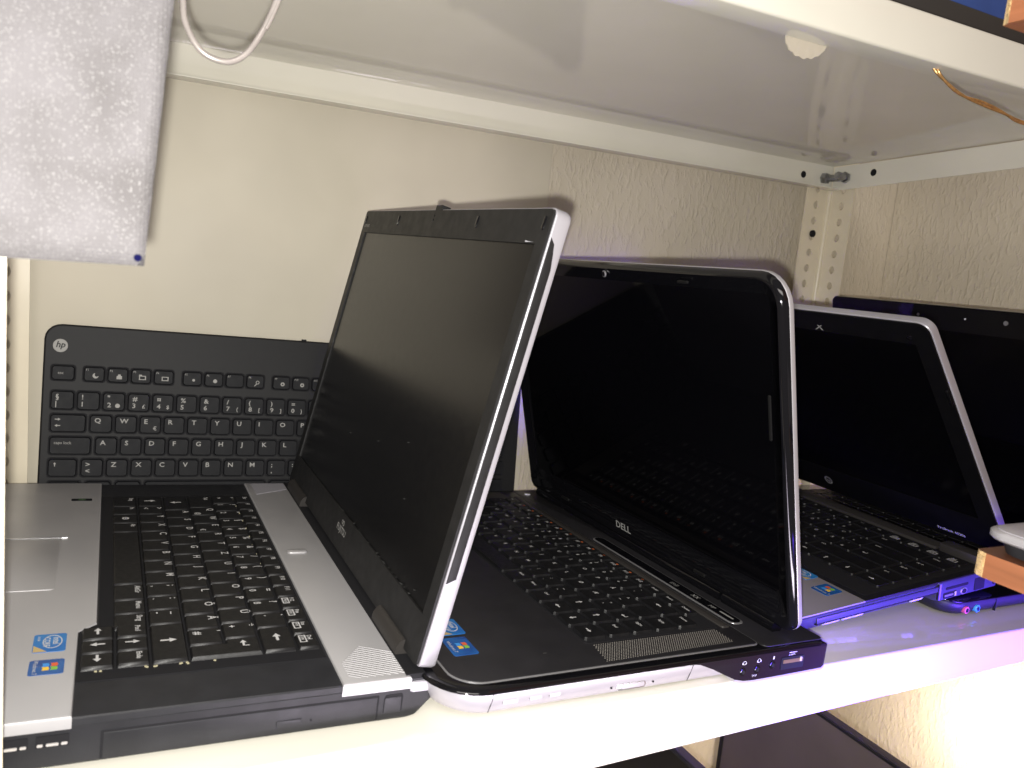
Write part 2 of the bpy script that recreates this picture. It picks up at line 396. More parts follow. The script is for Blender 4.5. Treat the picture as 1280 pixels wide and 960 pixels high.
def sticker_flag(parent, cx, cy, wy, hx, z):
    mb = MB(); mb.prism(rr(cx - hx / 2, cx + hx / 2, cy - wy / 2, cy + wy / 2, .0014, 3), z, z + .0003)
    st = mb.build('system_sticker', 'stnavy', parent)
    s = hx * .23; zz = z + .0004
    for i, (a, b, c) in enumerate(((-1, 1, 'fr'), (1, 1, 'fg'), (-1, -1, 'fb'), (1, -1, 'fy'))):
        mb = MB(); q = [(0, 0), (.5, .14), (1, .02), (1, .92), (.5, 1.04), (0, .9)]
        poly2(mb, [(p[0] * .95 - (1 if a < 0 else -.05), p[1] * .9 - (1 if b < 0 else -.05)) for p in q], (cx + hx * .10, cy, zz), LR, LU, s)
        mb.build('flag_pane', c, st, smooth=0)
    mb = MB(); text(mb, 'Windows 7', (cx - hx * .38, cy, zz), LR, LU, hx * .19, 'c')
    mb.build('sticker_print', 'white', st, smooth=0)

# ---------------------------------------------------------------- setting: walls
SZ = -.006
def wallbox(name, x0, x1, y0, y1, z0, z1, mt):
    mb = MB(); mb.box(x0, x1, y0, y1, z0, z1); return tag(mb.build(name, mt, smooth=0), kind='structure')
wallbox('back_wall', -1.4, 1.0, .778, .86, -1.2, 1.6, 'wall')
wallbox('right_wall', .94, 1.02, -.9, .777, -1.2, 1.6, 'wall')
wallbox('floor', -1.5, 1.02, -1.6, .86, -1.26, -1.202, 'greybox')

mb = MB()
o = rr(-.0655, .409, -.30, .395, (.004, .002, .002, .004), 2)
mb.prism(o, .7775, .7715, .0015, axis='y')
b = mb.build('backing_board', 'board')
tag(b, 'large smooth beige board fixed behind the shelf, left of the rough plaster', 'board')

# ---------------------------------------------------------------- steel shelving
shelving = thing('metal_shelving', 'cream painted steel shelving unit holding the open laptops, with perforated corner post', 'shelving', (0, 0, SZ))
def zs(o): o.location.z = -SZ; return o
def sheet(mb, prof, xs, zf, t=.0014):
    """profile [(y,z)] swept along x; zf(x,y,z) final z"""
    n = len(prof); nor = []
    for i in range(n):
        a = Vector(prof[max(i - 1, 0)]); b = Vector(prof[min(i + 1, n - 1)]); d = (b - a).normalized(); nor.append(Vector((-d.y, d.x)))
    rings = []
    for x in xs:
        r = [(x, p[0], zf(x, *p)) for p in prof] + [(x, p[0] + k.x * t, zf(x, p[0], p[1] + k.y * t)) for p, k in reversed(list(zip(prof, nor)))]
        rings.append(r)
    mb.loft(rings)
def arc(c, r, a0, a1, n=4): return [(c[0] + r * math.cos(rad(a0 + (a1 - a0) * k / n)), c[1] + r * math.sin(rad(a0 + (a1 - a0) * k / n))) for k in range(n + 1)]
def shelf_part(yf, yb, ztop, lipf, lipb, zf, xl, xr, fl=.020, rtop=.0022, xs=None):
    """front flange, lip, board, rear lip as one folded sheet, side lips as plates"""
    zt = 0
    prof = [(yf + fl, -lipf + .0004)] + arc((yf + .002, -lipf + .002), .002, 270, 180, 3) + arc((yf + rtop, -rtop), rtop, 180, 90, 4) + \
           arc((yb - rtop, -rtop), rtop, 90, 0, 4) + arc((yb - .002, -lipb + .002), .002, 0, -90, 3) + [(yb - .016, -lipb + .0004)]
    mb = MB(); xs = xs or [xl + (xr - xl) * k / 8 for k in range(9)]
    sheet(mb, prof, xs, zf, -.0013)
    for X, sg in ((xr, 1), (xl, -1)):
        q = []
        for y in (yf + .004, yb - .004):
            q.append((y, zf(X, y, -.0025), zf(X, y, -lipb + .0)))
        for (xa, xb) in ((X - .0012 * sg, X),):
            mb.hexa([(xa, q[0][0], q[0][2]), (xb, q[0][0], q[0][2]), (xb, q[1][0], q[1][2]), (xa, q[1][0], q[1][2]),
                     (xa, q[0][0], q[0][1]), (xb, q[0][0], q[0][1]), (xb, q[1][0], q[1][1]), (xa, q[1][0], q[1][1])])
    return mb
# lower shelf carrying the laptops
def zlow(x, y, z):
    front = max(0, min(1, (.40 - y) / .03))
    return SZ + z * (1 - (.0105 * (x - .45) / .4 * front) / .036) 
zs(shelf_part(.364, .757, 0, .036, .034, zlow, -.098, .796).build('shelf', 'shelf', shelving))
# upper shelf
def zup(x, y, z):
    dent = -.0012 * math.sin((x + .1) * 9) * math.exp(-((y - .6) / .16) ** 2)
    return .4225 - .0445 * (y - .364) + .008 * (x - .4) + z * (1 + (y - .364) * .35) + (dent if z > -.005 else 0)
zs(shelf_part(.364, .757, 0, .0275, .028, zup, -.098, .796, xs=[-.098 + .894 * k / 24 for k in range(25)]).build('shelf', 'shelf', shelving))
# shelf underneath
zs(shelf_part(.364, .757, 0, .034, .034, lambda x, y, z: -.43 + z, -.098, .796).build('shelf', 'shelf', shelving))
# small chip of paint hanging at the flange of the upper shelf
mb = MB()
pts = [(math.cos(rad(180 + 180 * k / 30)) * .0165, math.sin(rad(180 + 180 * k / 30)) * (.0105 + .0005 * math.sin(k * 1.7))) for k in range(31)]
mb.loft([[(.3675 + p[0], .3842 - p[1] * .25, .3955 + p[1]) for p in pts], [(.3675 + p[0], .3852 - p[1] * .25, .3955 + p[1]) for p in pts]])
zs(mb.build('paint_flake', 'flake', shelving, smooth=0))
# posts: perforated angle
def flange(mb, x0, x1, z0, z1, y, t, axis, pitch=.0196, r=.0042, off=0):
    n = int((z1 - z0) / pitch); cx = (x0 + x1) / 2 + off
    def P(a, z, d): return (a, y + d, z) if axis == 'x' else (y + d, a, z)
    for d in (0, t):
        for k in range(n):
            a0 = z0 + k * pitch; a1 = a0 + pitch; cz = (a0 + a1) / 2
            outer = [(x1, cz), (x1, a1), (cx, a1), (x0, a1), (x0, cz), (x0, a0), (cx, a0), (x1, a0)]
            inner = [(cx + r * math.cos(rad(45 * i)), cz + 1.15 * r * math.sin(rad(45 * i))) for i in range(8)]
            mb.add([P(*p, d) for p in outer] + [P(*p, d) for p in inner], [(i, (i + 1) % 8, 8 + (i + 1) % 8, 8 + i) for i in range(8)])
    for k in range(n):
        cz = z0 + (k + .5) * pitch
        inner = [(cx + r * math.cos(rad(45 * i)), cz + 1.15 * r * math.sin(rad(45 * i))) for i in range(8)]
        mb.loft([[P(*p, 0) for p in inner], [P(*p, t) for p in inner]], False, False)
    for a in (x0, x1):
        mb.add([P(a, z0, 0), P(a, z1, 0), P(a, z1, t), P(a, z0, t)], [(0, 1, 2, 3)])
def post(xf, yfold, sx, sy, wx=.038, wy=.038):
    mb = MB(); t = .0016; r = .004; z0, z1 = -1.2, .78
    a, b = sorted((xf + sx * r, xf + sx * wx)); flange(mb, a, b, z0, z1, yfold, -sy * -t if False else t * (1 if sy < 0 else -1), 'x')
    a, b = sorted((yfold + sy * r, yfold + sy * wy)); flange(mb, a, b, z0, z1, xf, t * (-sx) * -1 if False else t * (1 if sx < 0 else -1), 'y')
    # rounded fold
    ring = []
    for k in range(6):
        an = rad(90 * k / 5); ring.append((xf + sx * r * (1 - math.sin(an)), yfold + sy * r * (1 - math.cos(an))))
    ring = ring[::-1]
    out = ring; inn = [(xf + sx * (t + (r - t) * (1 - math.sin(rad(90 * k / 5)))), yfold + sy * (t + (r - t) * (1 - math.cos(rad(90 * k / 5))))) for k in range(6)]
    sec = out + inn
    mb.loft([[(p[0], p[1], z0) for p in sec], [(p[0], p[1], z1) for p in sec]])
    return zs(mb.build('post', 'post', shelving, smooth=30))
# rear right, rear left, front left, front right; fold outside, flanges run inward along the shelf sides
post(.8005, .7605, -1, -1); post(-.1005, .7605, 1, -1); post(-.0735, .3445, 1, 1); post(.8005, .3605, -1, 1)
def hexpts(r): return [(r * math.cos(rad(60 * k + 15)), r * math.sin(rad(60 * k + 15))) for k in range(6)]
def bolt(c, d, L=.013):
    d = Vector(d); c = Vector(c); a = d.orthogonal().normalized(); b2 = d.cross(a)
    mb = MB(); mb.loft([[c + d * t + (a * p[0] + b2 * p[1]) for p in hexpts(q)] for t, q in ((0, .0066), (.0062, .0066), (.0072, .0056))])
    n = 14
    rings = []
    for k in range(n):
        t = .0072 + (L - .0072) * k / (n - 1); q = .0038 if k % 2 else .0043
        rings.append([c + d * t + (a * math.cos(2 * math.pi * i / 8) + b2 * math.sin(2 * math.pi * i / 8)) * q for i in range(8)])
    mb.loft(rings); return zs(mb.build('bolt', 'boltm', shelving, smooth=25))
bolt((.7800, .7560, .3900), (.25, -1, 0), .022); bolt((.7950, .7330, .3915), (-1, -.25, 0), .022)
for c, d in (((.747, .7562, .3905), (0, -1, 0)), ((.7952, .694, .3955), (-1, 0, 0))):
    mb = MB(); mb.cyl(c, d, .0006, .0042, 12); zs(mb.build('screw_hole', 'hole', shelving, smooth=0))
mb = MB(); mb.cyl((.7796, .7600, .3225), (0, -1, 0), .003, .0044, 12, .001); zs(mb.build('bolt', 'hole', shelving))
# ---------------------------------------------------------------- HP style wireless keyboard leaning on the board
al = math.atan2(.018, .166); th = rad(1.3)
u = Vector((math.cos(th), 0, -math.sin(th))); v0 = Vector((0, math.sin(al), math.cos(al)))
v = (v0 * math.cos(th) + Vector((math.sin(th), 0, 0))).normalized(); u = (u - v * u.dot(v)).normalized(); nrm = u.cross(v)
hp = thing('desktop_keyboard', 'slim black wireless keyboard with white round logo, standing upright against the beige board', 'keyboard')
mm = Matrix.Identity(4)
O = Vector((-.0555, .747, SZ))
for i in range(3): mm[i][0] = u[i]; mm[i][1] = v[i]; mm[i][2] = nrm[i]; mm[i][3] = O[i]
hp.matrix_world = mm
mb = MB(); out = rr(0, .447, .001, .168, (.006, .006, .013, .013), 5)
mb.loft([[(p[0], p[1], -.009) for p in inset(out, .002)], [(p[0], p[1], -.006) for p in out], [(p[0], p[1], -.0012) for p in out], [(p[0], p[1], 0) for p in inset(out, .0014)]])
mb.build('case', 'kbhp', hp)
HR, HU = (1, 0, 0), (0, 1, 0)
legp = MB()
def hpkey(x0, x1, y0, y1, lg=None, ll=None, lr=None, small=None):
    # recessed well around the key
    me = key_mesh(x1 - x0, y1 - y0, .0022, .0008, .0018, 'keyhp')
    link('key', me, hp, ((x0 + x1) / 2, (y0 + y1) / 2, .0004))
    z = .0028
    wells.prism(rr(x0 - .0011, x1 + .0011, y0 - .0011, y1 + .0011, .0026, 2), -.0002, .0003)
    if lg: text(legp, lg, (x0 + .0036, y1 - .0064, z), HR, HU, .0056, bold=True, stretch=1.12)
    if ll: text(legp, ll, (x0 + .0036, y0 + .0030, z), HR, HU, .0056, bold=True, stretch=1.12)
    if lr: text(legp, lr, (x1 - .0034, y0 + .0030, z), HR, HU, .0046, 'r', bold=True)
    if small: text(legp, small, (x0 + .0035, (y0 + y1) / 2 - .001, z), HR, HU, .0033)
wells = MB()
hpkey(.0065, .0235, .1213, .1335, None); text(legp, 'esc', (.0112, .1264, .0028), HR, HU, .0034)
for i in range(12):
    g = i // 4; x0 = .0302 + i * .0181 + g * .0053 + (0 if g < 2 else .0)
    hpkey(x0, x0 + .0158, .1212, .1334); text(legp, 'F%d' % (i + 1), (x0 + .0018, .1301, .0028), HR, HU, .0024)
    c = (x0 + .0090, .1262, .0028)
    if i == 0: poly2(legp, [(.5 * math.cos(rad(a)), .5 * math.sin(rad(a))) for a in range(100, 351, 25)] + [(.32 * math.cos(rad(a)) + .16, .32 * math.sin(rad(a)) + .16) for a in range(330, 120, -30)], c, HR, HU, .0046)
    elif i == 1: poly2(legp, [(-.5, -.5), (.5, -.5), (.5, .15), (.3, .15), (.2, .5), (-.2, .5), (-.3, .15), (-.5, .15)], c, HR, HU, .0042)
    elif i in (2, 3):
        for q in ((-.6, -.4, .6, -.25), (-.6, .25, .6, .4), (-.6, -.25, -.42, .25), (.42, -.25, .6, .25)): poly2(legp, [(q[0], q[1]), (q[2], q[1]), (q[2], q[3]), (q[0], q[3])], c, HR, HU, .0046)
        if i == 2: poly2(legp, [(-.6, .4), (-.1, .4), (-.1, .6), (-.6, .6)], c, HR, HU, .0046)
    elif i in (4, 5): poly2(legp, disc(10, .0012 + .0006 * (i - 4), .0012 + .0006 * (i - 4)), c, HR, HU)
    elif i == 7: ringp(legp, (c[0] + .0008, c[1] + .0006, c[2]), HR, HU, .0011, .0017, 10); poly2(legp, [(-.5, -.62), (-.36, -.7), (.1, -.2), (-.05, -.1)], c, HR, HU, .0044)
    elif i > 7: ringp(legp, c, HR, HU, .0008, .0019, 10)
num = [('§', '|', None), ('!', '1', None), ('"', '2', '@'), ('#', '3', '£'), ('¤', '4', '$'), ('%', '5', None), ('&', '6', None), ('/', '7', '{'), ('(', '8', '['), (')', '9', ']'), ('=', '0', '}'), ('?', '+', None), ('`', "'", None)]
for i, (a, b, c) in enumerate(num):
    x0 = .0069 + i * .01935; 
    if c == '@': hpkey(x0, x0 + .0171, .0968, .1122, a, b); poly2(legp, disc(12, .0019, .0019), (x0 + .0115, .1012, .0028), HR, HU)
    else: hpkey(x0, x0 + .0171, .0968, .1122, a, b, c)
hpkey(.0069 + 13 * .01935, .0069 + 13 * .01935 + .028, .0968, .1122)
hpkey(.0073, .0336, .0778, .0927); arrow(legp, (.0128, .0885, .0028), (1, 0, 0), (0, 1, 0), .0042); arrow(legp, (.0128, .0832, .0028), (-1, 0, 0), (0, 1, 0), .0042)
for i, c in enumerate('QWERTYUIOP') : hpkey(.0366 + i * .01928, .0366 + i * .01928 + .0170, .0778, .0927, c, None, '€' if c == 'E' else None)
for i, c in enumerate('Å^'): hpkey(.0366 + (10 + i) * .01928, .0366 + (10 + i) * .01928 + .0170, .0778, .0927, c)
hpkey(.0366 + 12 * .01928, .286, .0778, .0927)
hpkey(.0074, .0382, .0588, .0737, None, None, None); text(legp, 'caps lock', (.0108, .0676, .0028), HR, HU, .0035)
for i, c in enumerate('ASDFGHJKLÖÄ'): hpkey(.0415 + i * .01918, .0415 + i * .01918 + .0168, .0588, .0737, c)
hpkey(.0415 + 11 * .01918, .286, .0588, .0737)
hpkey(.0072, .0285, .0400, .0550); arrow(legp, (.0122, .0505, .0028), (0, 1, 0), (1, 0, 0), .0036)
hpkey(.0315, .0483, .0400, .0550, '>', '<')
for i, c in enumerate('ZXCVBNM'): hpkey(.0507 + i * .01918, .0507 + i * .01918 + .0168, .0400, .0550, c)
for i, (a, b) in enumerate(((';', ','), (':', '.'), ('_', '-'))): x0 = .0507 + (7 + i) * .01918; hpkey(x0, x0 + .0168, .0400, .0550, a, b)
hpkey(.0507 + 10 * .01918, .286, .0400, .0550)
x = .0075
for wd in (.0265, .022, .022, .105, .022, .022, .0265): hpkey(x, x + wd - .0022, .0210, .0358); x += wd + .0012
for j in range(5):
    for i in range(4 if j else 4): hpkey(.356 + i * .0193, .356 + i * .0193 + .017, .0210 + j * .0190, .0358 + j * .0190)
for j in range(2):
    for i in range(3): hpkey(.293 + i * .0193, .293 + i * .0193 + .017, .078 + j * .019, .0928 + j * .019)
for (i, j) in ((0, 0), (1, 0), (2, 0), (1, 1)): hpkey(.293 + i * .0193, .293 + i * .0193 + .017, .021 + j * .019, .0358 + j * .019)
wells.build('key_wells', 'hole', hp, smooth=0)
tag(legp.build('key_legends', 'whitehp', hp, smooth=0), kind='stuff')
mb = MB(); mb.cyl((.0120, .1500, -.0004), (0, 0, 1), .0009, .0056, 24, .0003); lg = mb.build('logo_disc', 'whitehp', hp)
mb = MB(); text(mb, 'hp', (.0121, .1486, .0008), (.98, 0, 0), (.22, 1, 0), .0072, 'c', bold=True); mb.build('logo_letters', 'kbhp', lg, smooth=0)
mb = MB(); text(mb, 'hp', (.4362, .0098, .0004), HR, HU, .004, 'r'); mb.build('corner_print', 'whitehp', hp, smooth=0)
mb = MB(); mb.cyl((.213, .168, -.003), (0, 1, 0), .0014, .0024, 10, .0005); mb.build('link_button', 'kbhp', hp)

# ================================================================ laptops
GRP = 'open laptops standing side by side on the shelf'
def lid_parts(root, hx, hz, th, L, y0, y1, T, shell, r_top, r_bot, bev_back=.003):
    """lid object in its own frame: x away from the viewer side, y across, z up along the lid"""
    mb = MB(); o = rr(y0, y1, 0, L, (r_bot, r_bot, r_top, r_top), 6)
    rings = [[(x, p[0], p[1]) for p in (inset(o, d) if d else o)] for x, d in ((.0, .0004), (.0006, 0), (T - bev_back, 0), (T - bev_back * .3, bev_back * .3), (T, bev_back * 1.3))]
    mb.loft(rings)
    return mb.build('lid', shell, root, loc=(hx, 0, hz), rot=(0, th, 0))
def frame_ring(mb, outer, inner, x0, x1, n=None):
    """flat frame between two same-count outlines in y,z, from x0 (front) to x1"""
    n = len(outer)
    vs = [(x0, *p) for p in outer] + [(x0, *p) for p in inner] + [(x1, *p) for p in inner] + [(x1, *p) for p in outer]
    fs = []
    for i in range(n):
        j = (i + 1) % n
        fs += [(i, j, n + j, n + i), (n + i, n + j, 2 * n + j, 2 * n + i), (3 * n + i, 3 * n + j, j, i)]
    mb.add(vs, fs)

# ---------------- 1 silver and black laptop with matte screen (left)
FUJ = (.1502, .3846, .0182); FR = (.0153, .0305, .0066); W = .357
fj = thing('open_laptop', 'big silver and black laptop at far left, lid leaning back with matte screen', 'laptop', FUJ, FR, GRP)
mb = MB()
def ring(x0, x1, y0, y1, r, z): return [(p[0], p[1], z) for p in rr(x0, x1, y0, y1, r, 4)]
mb.loft([ring(-.248, .000, .0035, W - .0035, .006, -.0242), ring(-.2545, .004, -.0004, W + .0004, .006, -.0234), ring(-.2555, .0060, -.0012, W + .0012, .005, -.0222), ring(-.2555, .0140, -.0012, W + .0012, .005, -.0140),
         ring(-.2555, .0145, -.0012, W + .0012, .005, -.0044), ring(-.2550, .0142, -.0008, W + .0008, .005, -.0041), ring(-.2548, .0138, -.0005, W + .0005, .005, -.0012), ring(-.254, .012, .0002, W - .0002, .004, -.0005)])
mb.build('base', 'charcoal', fj)
# palm rest
pr = [(-.256, -.0014), (-.1632, -.0014), (-.1632, .0835), (-.1544, .0925), (-.1544, W + .0012), (-.256, W + .0012)]
mb = MB(); mb.prism(pr, -.0052, .0010, .0013); palm = mb.build('palm_rest', 'silver', fj)
# touchpad outline and its top line
mb = MB(); mb.prism(rr(-.232, -.178, .14, .2275, .002, 3), .0008, .0013, .0002); mb.build('touchpad', 'silver', palm)
mb = MB(); mb.prism([(-.214, .2277), (-.1745, .2277), (-.1745, .2284), (-.214, .2284)], .0009, .0016); mb.build('touchpad_edge', 'chrome', palm)
mb = MB(); mb.prism(rr(-.1755, -.1610, .3095, .3148, .0012, 3), .0008, .0013); fp = mb.build('fingerprint_reader', 'glossblack', palm)
mb = MB(); mb.prism(rr(-.1705, -.1655, .3115, .3130, .0005, 2), .0012, .00145); mb.build('sensor_strip', 'ledgreen', fp)
sticker_cpu(palm, -.1762, .0717, .0200, .0152, .0009)
sticker_flag(palm, -.1762, .0460, .0150, .0155, .0009)
# hinge strip
mb = MB(); st = [(-.0386, -.0014), (-.0006, -.0014), (-.0006, W + .001), (-.0386, W + .001)]
mb.prism(st, -.0062, .0008, .0016); strip = mb.build('hinge_strip', 'silver', fj)
mb = MB(); mb.prism(rr(-.0325, -.018, .1815, .1885, .0028, 4), .0006, .0022, .0010); mb.build('power_button', 'silver', strip)
gr = MB()
for k in range(17):     # diagonal ribs of the near speaker
    y0r = .004 + k * .0026
    pts_ = []
    for x in (-.034, -.0035):
        pts_.append((x, y0r - (x + .034) * .62))
    (xa, ya), (xb, yb) = pts_
    if yb < .003: xb = xa + (ya - .003) / .62; yb = .003
    ytop = .046
    if ya > .020: xa = -.034 + (ya - .020) * .55; ya = y0r - (xa + .034) * .62
    if xb - xa < .003: continue
    gr.hexa([(xa, ya, .0006), (xb, yb, .0006), (xb, yb + .0009, .0006), (xa, ya + .0009, .0006), (xa, ya, .00115), (xb, yb, .00115), (xb, yb + .0009, .00115), (xa, ya + .0009, .00115)])
g = gr.build('speaker_ribs', 'silverlid', strip, smooth=0); tag(g, kind='stuff'); g.data.materials[0] = M['silver']
mb = MB(); mb.prism([(-.033, W - .002), (-.033, W - .034), (-.004, W - .020), (-.004, W - .002)], .0007, .0011); mb.build('speaker_panel', 'silverlid', strip)
mb = MB(); o = rr(-.0016, .0148, -.0022, .016, .003, 4); mb.prism(o, -.0098, -.0022, .002, bot=True); mb.build('corner_cap', 'silverlid', fj)
# keyboard
mb = MB(); mb.prism([(-.1636, .030), (-.1475, .030), (-.0400, .030), (-.0400, .324), (-.1536, .324), (-.1536, .0925), (-.1636, .0835)], -.0010, -.0001)
kb = mb.build('keyboard', 'hole', fj, smooth=0)
leg = MB(); un = .2760 / 14.5
F = [(.9062, l) for l in ('S:Esc', 'S:F1', 'S:F2', 'S:F3', 'S:F4', 'S:F5', 'S:F6', 'S:F7', 'S:F8', 'S:F9', 'S:F10', 'S:F11')] + [(.9062, 'B:' + q) for q in ('NumF12', 'RolPse', 'PrtIns', 'SysDel')]
rows = [(.0130, F),
        (.0188, [(1, '°|^'), (1, '!|1'), (1, '"|2'), (1, '§|3'), (1, '$|4'), (1, '%|5'), (1, '&|6'), (1, '/|7'), (1, '(|8'), (1, ')|9'), (1, '=|0'), (1, '?|ß'), (1, "`|´"), (1.5, '>l')]),
        (.0188, [(1.5, 'S:Tab')] + [(1, c) for c in ('Q||@', 'W', 'E||€', 'R', 'T', 'Z', 'U', 'I', 'O', 'P', 'Ü')] + [(1, '*|+')]),
        (.0188, [(1.75, '>d')] + [(1, c) for c in 'ASDFGHJKLÖÄ'] + [(1, "'|#")]),
        (.0188, [(1.25, '>u'), (1, '>|<')] + [(1, c) for c in 'YXCVBNM'] + [(1, ';|,'), (1, ':|.'), (1, '_|-'), (2.25, '>u')]),
        (.0180, [(1.25, 'S:Strg'), (1, 'S:Fn'), (1, 'W:'), (1, 'S:Alt'), (4.95, None), (1.2, 'S:AltGr'), (1, 'S:Menu'), (.9, 'S:Strg')])]
laptop_rows(kb, leg, rows, -.0405, 0, .3155, un, .0010, -.0002, .0021, .0010, .0007, 'key', lsize=.0067)
# L shaped enter key
yE = .3155 - 13.5 * un; yE3 = .3155 - 13.75 * un; yN = .0395; x4 = -.0405 - .0130 - .0188; x3 = x4 - .0188; x2 = x3 - .0188
g = .0005
ent = [(x2 + g, yN + g), (x4 - g, yN + g), (x4 - g, yE - g), (x3 + .0006, yE - g), (x3 + .0006, yE3 - g), (x2 + g, yE3 - g)]
mb = MB(); mb.loft([[(p[0], p[1], z) for p in (inset(ent, d) if d else ent)] for z, d in ((-.0002, 0), (.0012, .0005), (.0019, .0010))], cap0=False)
mb.build('key', 'key', kb); legend(leg, 'E:', x3, x4, yN, yE, .0023, .0060, (.005, .004))
# arrow block
xr_ = -.0405 - .013 - 4 * .0188
aw = .0152
for i, (a, b) in enumerate((('S:Pos1', '>l'), ('>u', '>d'), ('S:Ende', '>r'))):
    y1 = .0395 + 3 * aw - i * aw
    for j, (lgd) in enumerate((a, b)):
        x1 = xr_ - j * .0168
        put_key(kb, x1 - .0162, x1 - .0006, y1 - aw + .0005, y1 - .0005, -.0002, .0021, .0010, .0007, 'key')
        legend(leg, lgd, x1 - .016, x1 - .0008, y1 - aw + .0007, y1 - .0007, .0023, .0058, (.006, .003))
tag(leg.build('key_legends', 'white', kb, smooth=0), kind='stuff')
cr = MB()
for k in range(11):
    y = .0385 - random.uniform(-.0004, .001); x = random.choice((-.13, -.115, -.112, -.1, -.085, -.083, -.15, -.155)) + random.uniform(-.004, .004)
    cr.hexa([(x + dx, y + dy, z) for z in (-.0004, .0006) for dx, dy in ((0, 0), (.0012, 0), (.001, .0006), (0, .0005))])
for k in range(9):
    y = .31 - k * .018; x = -.0545 + random.uniform(-.0006, .0006)
    cr.hexa([(x + dx, y + dy, z) for z in (.000, .0012) for dx, dy in ((0, 0), (.0006, 0), (.0006, .0006), (0, .0006))])
tag(cr.build('crumbs', 'crumb', kb, smooth=0), kind='stuff')
# side: optical drive and ports
def yplate(parent, name, mt, pts, y0, y1, bev=0): mb = MB(); mb.prism(pts, y0, y1, bev, axis='y'); return mb.build(name, mt, parent)
gv = yplate(fj, 'drive_gap', 'hole', rr(-.1511, -.0180, -.0222, -.0081, .0004, 1), -.0010, -.00135)
dr = yplate(fj, 'optical_drive', 'charcoal', rr(-.1500, -.0190, -.0224, -.0091, .0005, 2), -.0008, -.0016, .0003)
yplate(dr, 'eject_button', 'charcoal', rr(-.0715, -.0588, -.0186, -.0152, .0006, 2), -.0012, -.0021, .0003)
yplate(dr, 'emergency_hole', 'hole', disc(8, .0006, .0006, -.0540, -.0169), -.0012, -.0018)
for xc in (-.1704, -.1865):
    p = yplate(fj, 'usb_port', 'hole', rr(xc - .0066, xc + .0066, -.0128, -.0072, .0004, 1), -.0010, -.0016)
    for k, (a, b) in enumerate(((-.0060, -.0037), (-.0025, .0025), (.0035, .0060))): yplate(p, 'contact', 'usbtongue', rr(xc + a, xc + b, -.0121, -.0109, .0004, 2), -.0014, -.0021)
p = yplate(fj, 'modem_port', 'hole', rr(-.0146, -.0046, -.0188, -.0084, .0012, 2), -.0010, -.0015); yplate(p, 'port_cover', 'charcoal', rr(-.0150, -.0056, -.0192, -.0098, .001, 2), -.0013, -.0020, .0003)
# lid
HX, HZ, TH, LL = .0031, .0041, .1835, .2608
lid = lid_parts(fj, HX, HZ, TH, LL, 0, W, .0105, 'silverlid', .006, .003, .0028)
lid['label'] = 'silver back shell of the lid'
zl0 = .0262; zl1 = .2400; yl0 = .0118; yl1 = .3452
mb = MB(); frame_ring(mb, rr(.0012, W - .0012, .0006, LL - .0012, .003, 3), rr(yl0, yl1, zl0, zl1, .0008, 3), -.0016, .0004); bz = mb.build('bezel', 'bezel', lid, smooth=20)
mb = MB(); mb.box(-.0004, .0003, yl0 - .002, yl1 + .002, zl0 - .002, zl1 + .002); mb.build('screen', 'lcd_matte', lid, smooth=0)
ss = [(.0008, .049), (.0060, .0525), (.0060, .228), (.0047, .236), (.0035, .2415), (.0008, .2445)]
mb = MB(); mb.prism(ss, .0004, -.0006, .0003, axis='y'); mb.build('side_strip', 'bezel', lid)
mb = MB(); mb.prism([(.0008, .049), (.0052, .0525), (.0052, .228), (.0035, .2415), (.0008, .2445)], W - .0004, W + .0006, 0, axis='y'); mb.build('side_strip', 'bezel', lid)
for y in (.3498, .2567, .0976, .0078):
    mb = MB(); mb.prism(rr(y - .0012, y + .0012, .2475, .2555, .0011, 3), -.0014, -.0024, .0004, axis='x'); mb.build('rubber_pad', 'glossblack', bz)
for z in (.2525, .2555):
    mb = MB(); mb.prism(disc(8, .0007, .0009, .1777, z), -.0015, -.0018, axis='x'); mb.build('microphone_hole', 'hole', bz, smooth=0)
mb = MB(); mb.box(-.001, .0055, .169, .181, LL - .001, LL + .0028); mb.build('latch_hook', 'bezel', lid)
t = MB(); VR, VU = (0, -1, 0), (0, 0, 1)
text(t, 'ESPRIMO', (-.0018, .3495, .2448), VR, VU, .0040, bold=True); t.build('model_print', 'greyprint', bz, smooth=0)
t = MB(); text(t, 'Mobile', (-.0018, .3290, .2448), VR, VU, .0040); t.build('model_print', 'dimprint', bz, smooth=0)
t = MB(); text(t, 'FUJITSU', (-.0018, .1785, .0128), VR, VU, .0068, 'c', bold=True)
ringp(t, (-.0018, .1803, .0208), VR, VU, .0009, .0016, 12); ringp(t, (-.0018, .1770, .0205), VR, VU, .0012, .0020, 12); t.build('logo', 'greyprint', bz, smooth=0)
t = MB(); t.prism([(.0135, .2408), (.0165, .2408), (.0235, .2414), (.0235, .2406)], -.0016, -.0019, axis='x'); t.build('worn_edge', 'label', bz, smooth=0)
fl = MB()
for k in range(32):     # lint along the lower screen edge and on the glass
    if k < 26: y = random.uniform(.03, .2); z = zl0 + random.uniform(-.0004, .0012)
    else: y = random.uniform(.02, .33); z = random.uniform(.03, .12)
    q = random.uniform(.0002, .0006); fl.hexa([(-.0016 + dx, y + dy * q, z + dz * q) for dx in (0, .0012) for dy, dz in ((0, 0), (1, .3), (1.2, 1), (.1, .8))])
tag(fl.build('dust_flecks', 'dust', lid, smooth=0), kind='stuff')
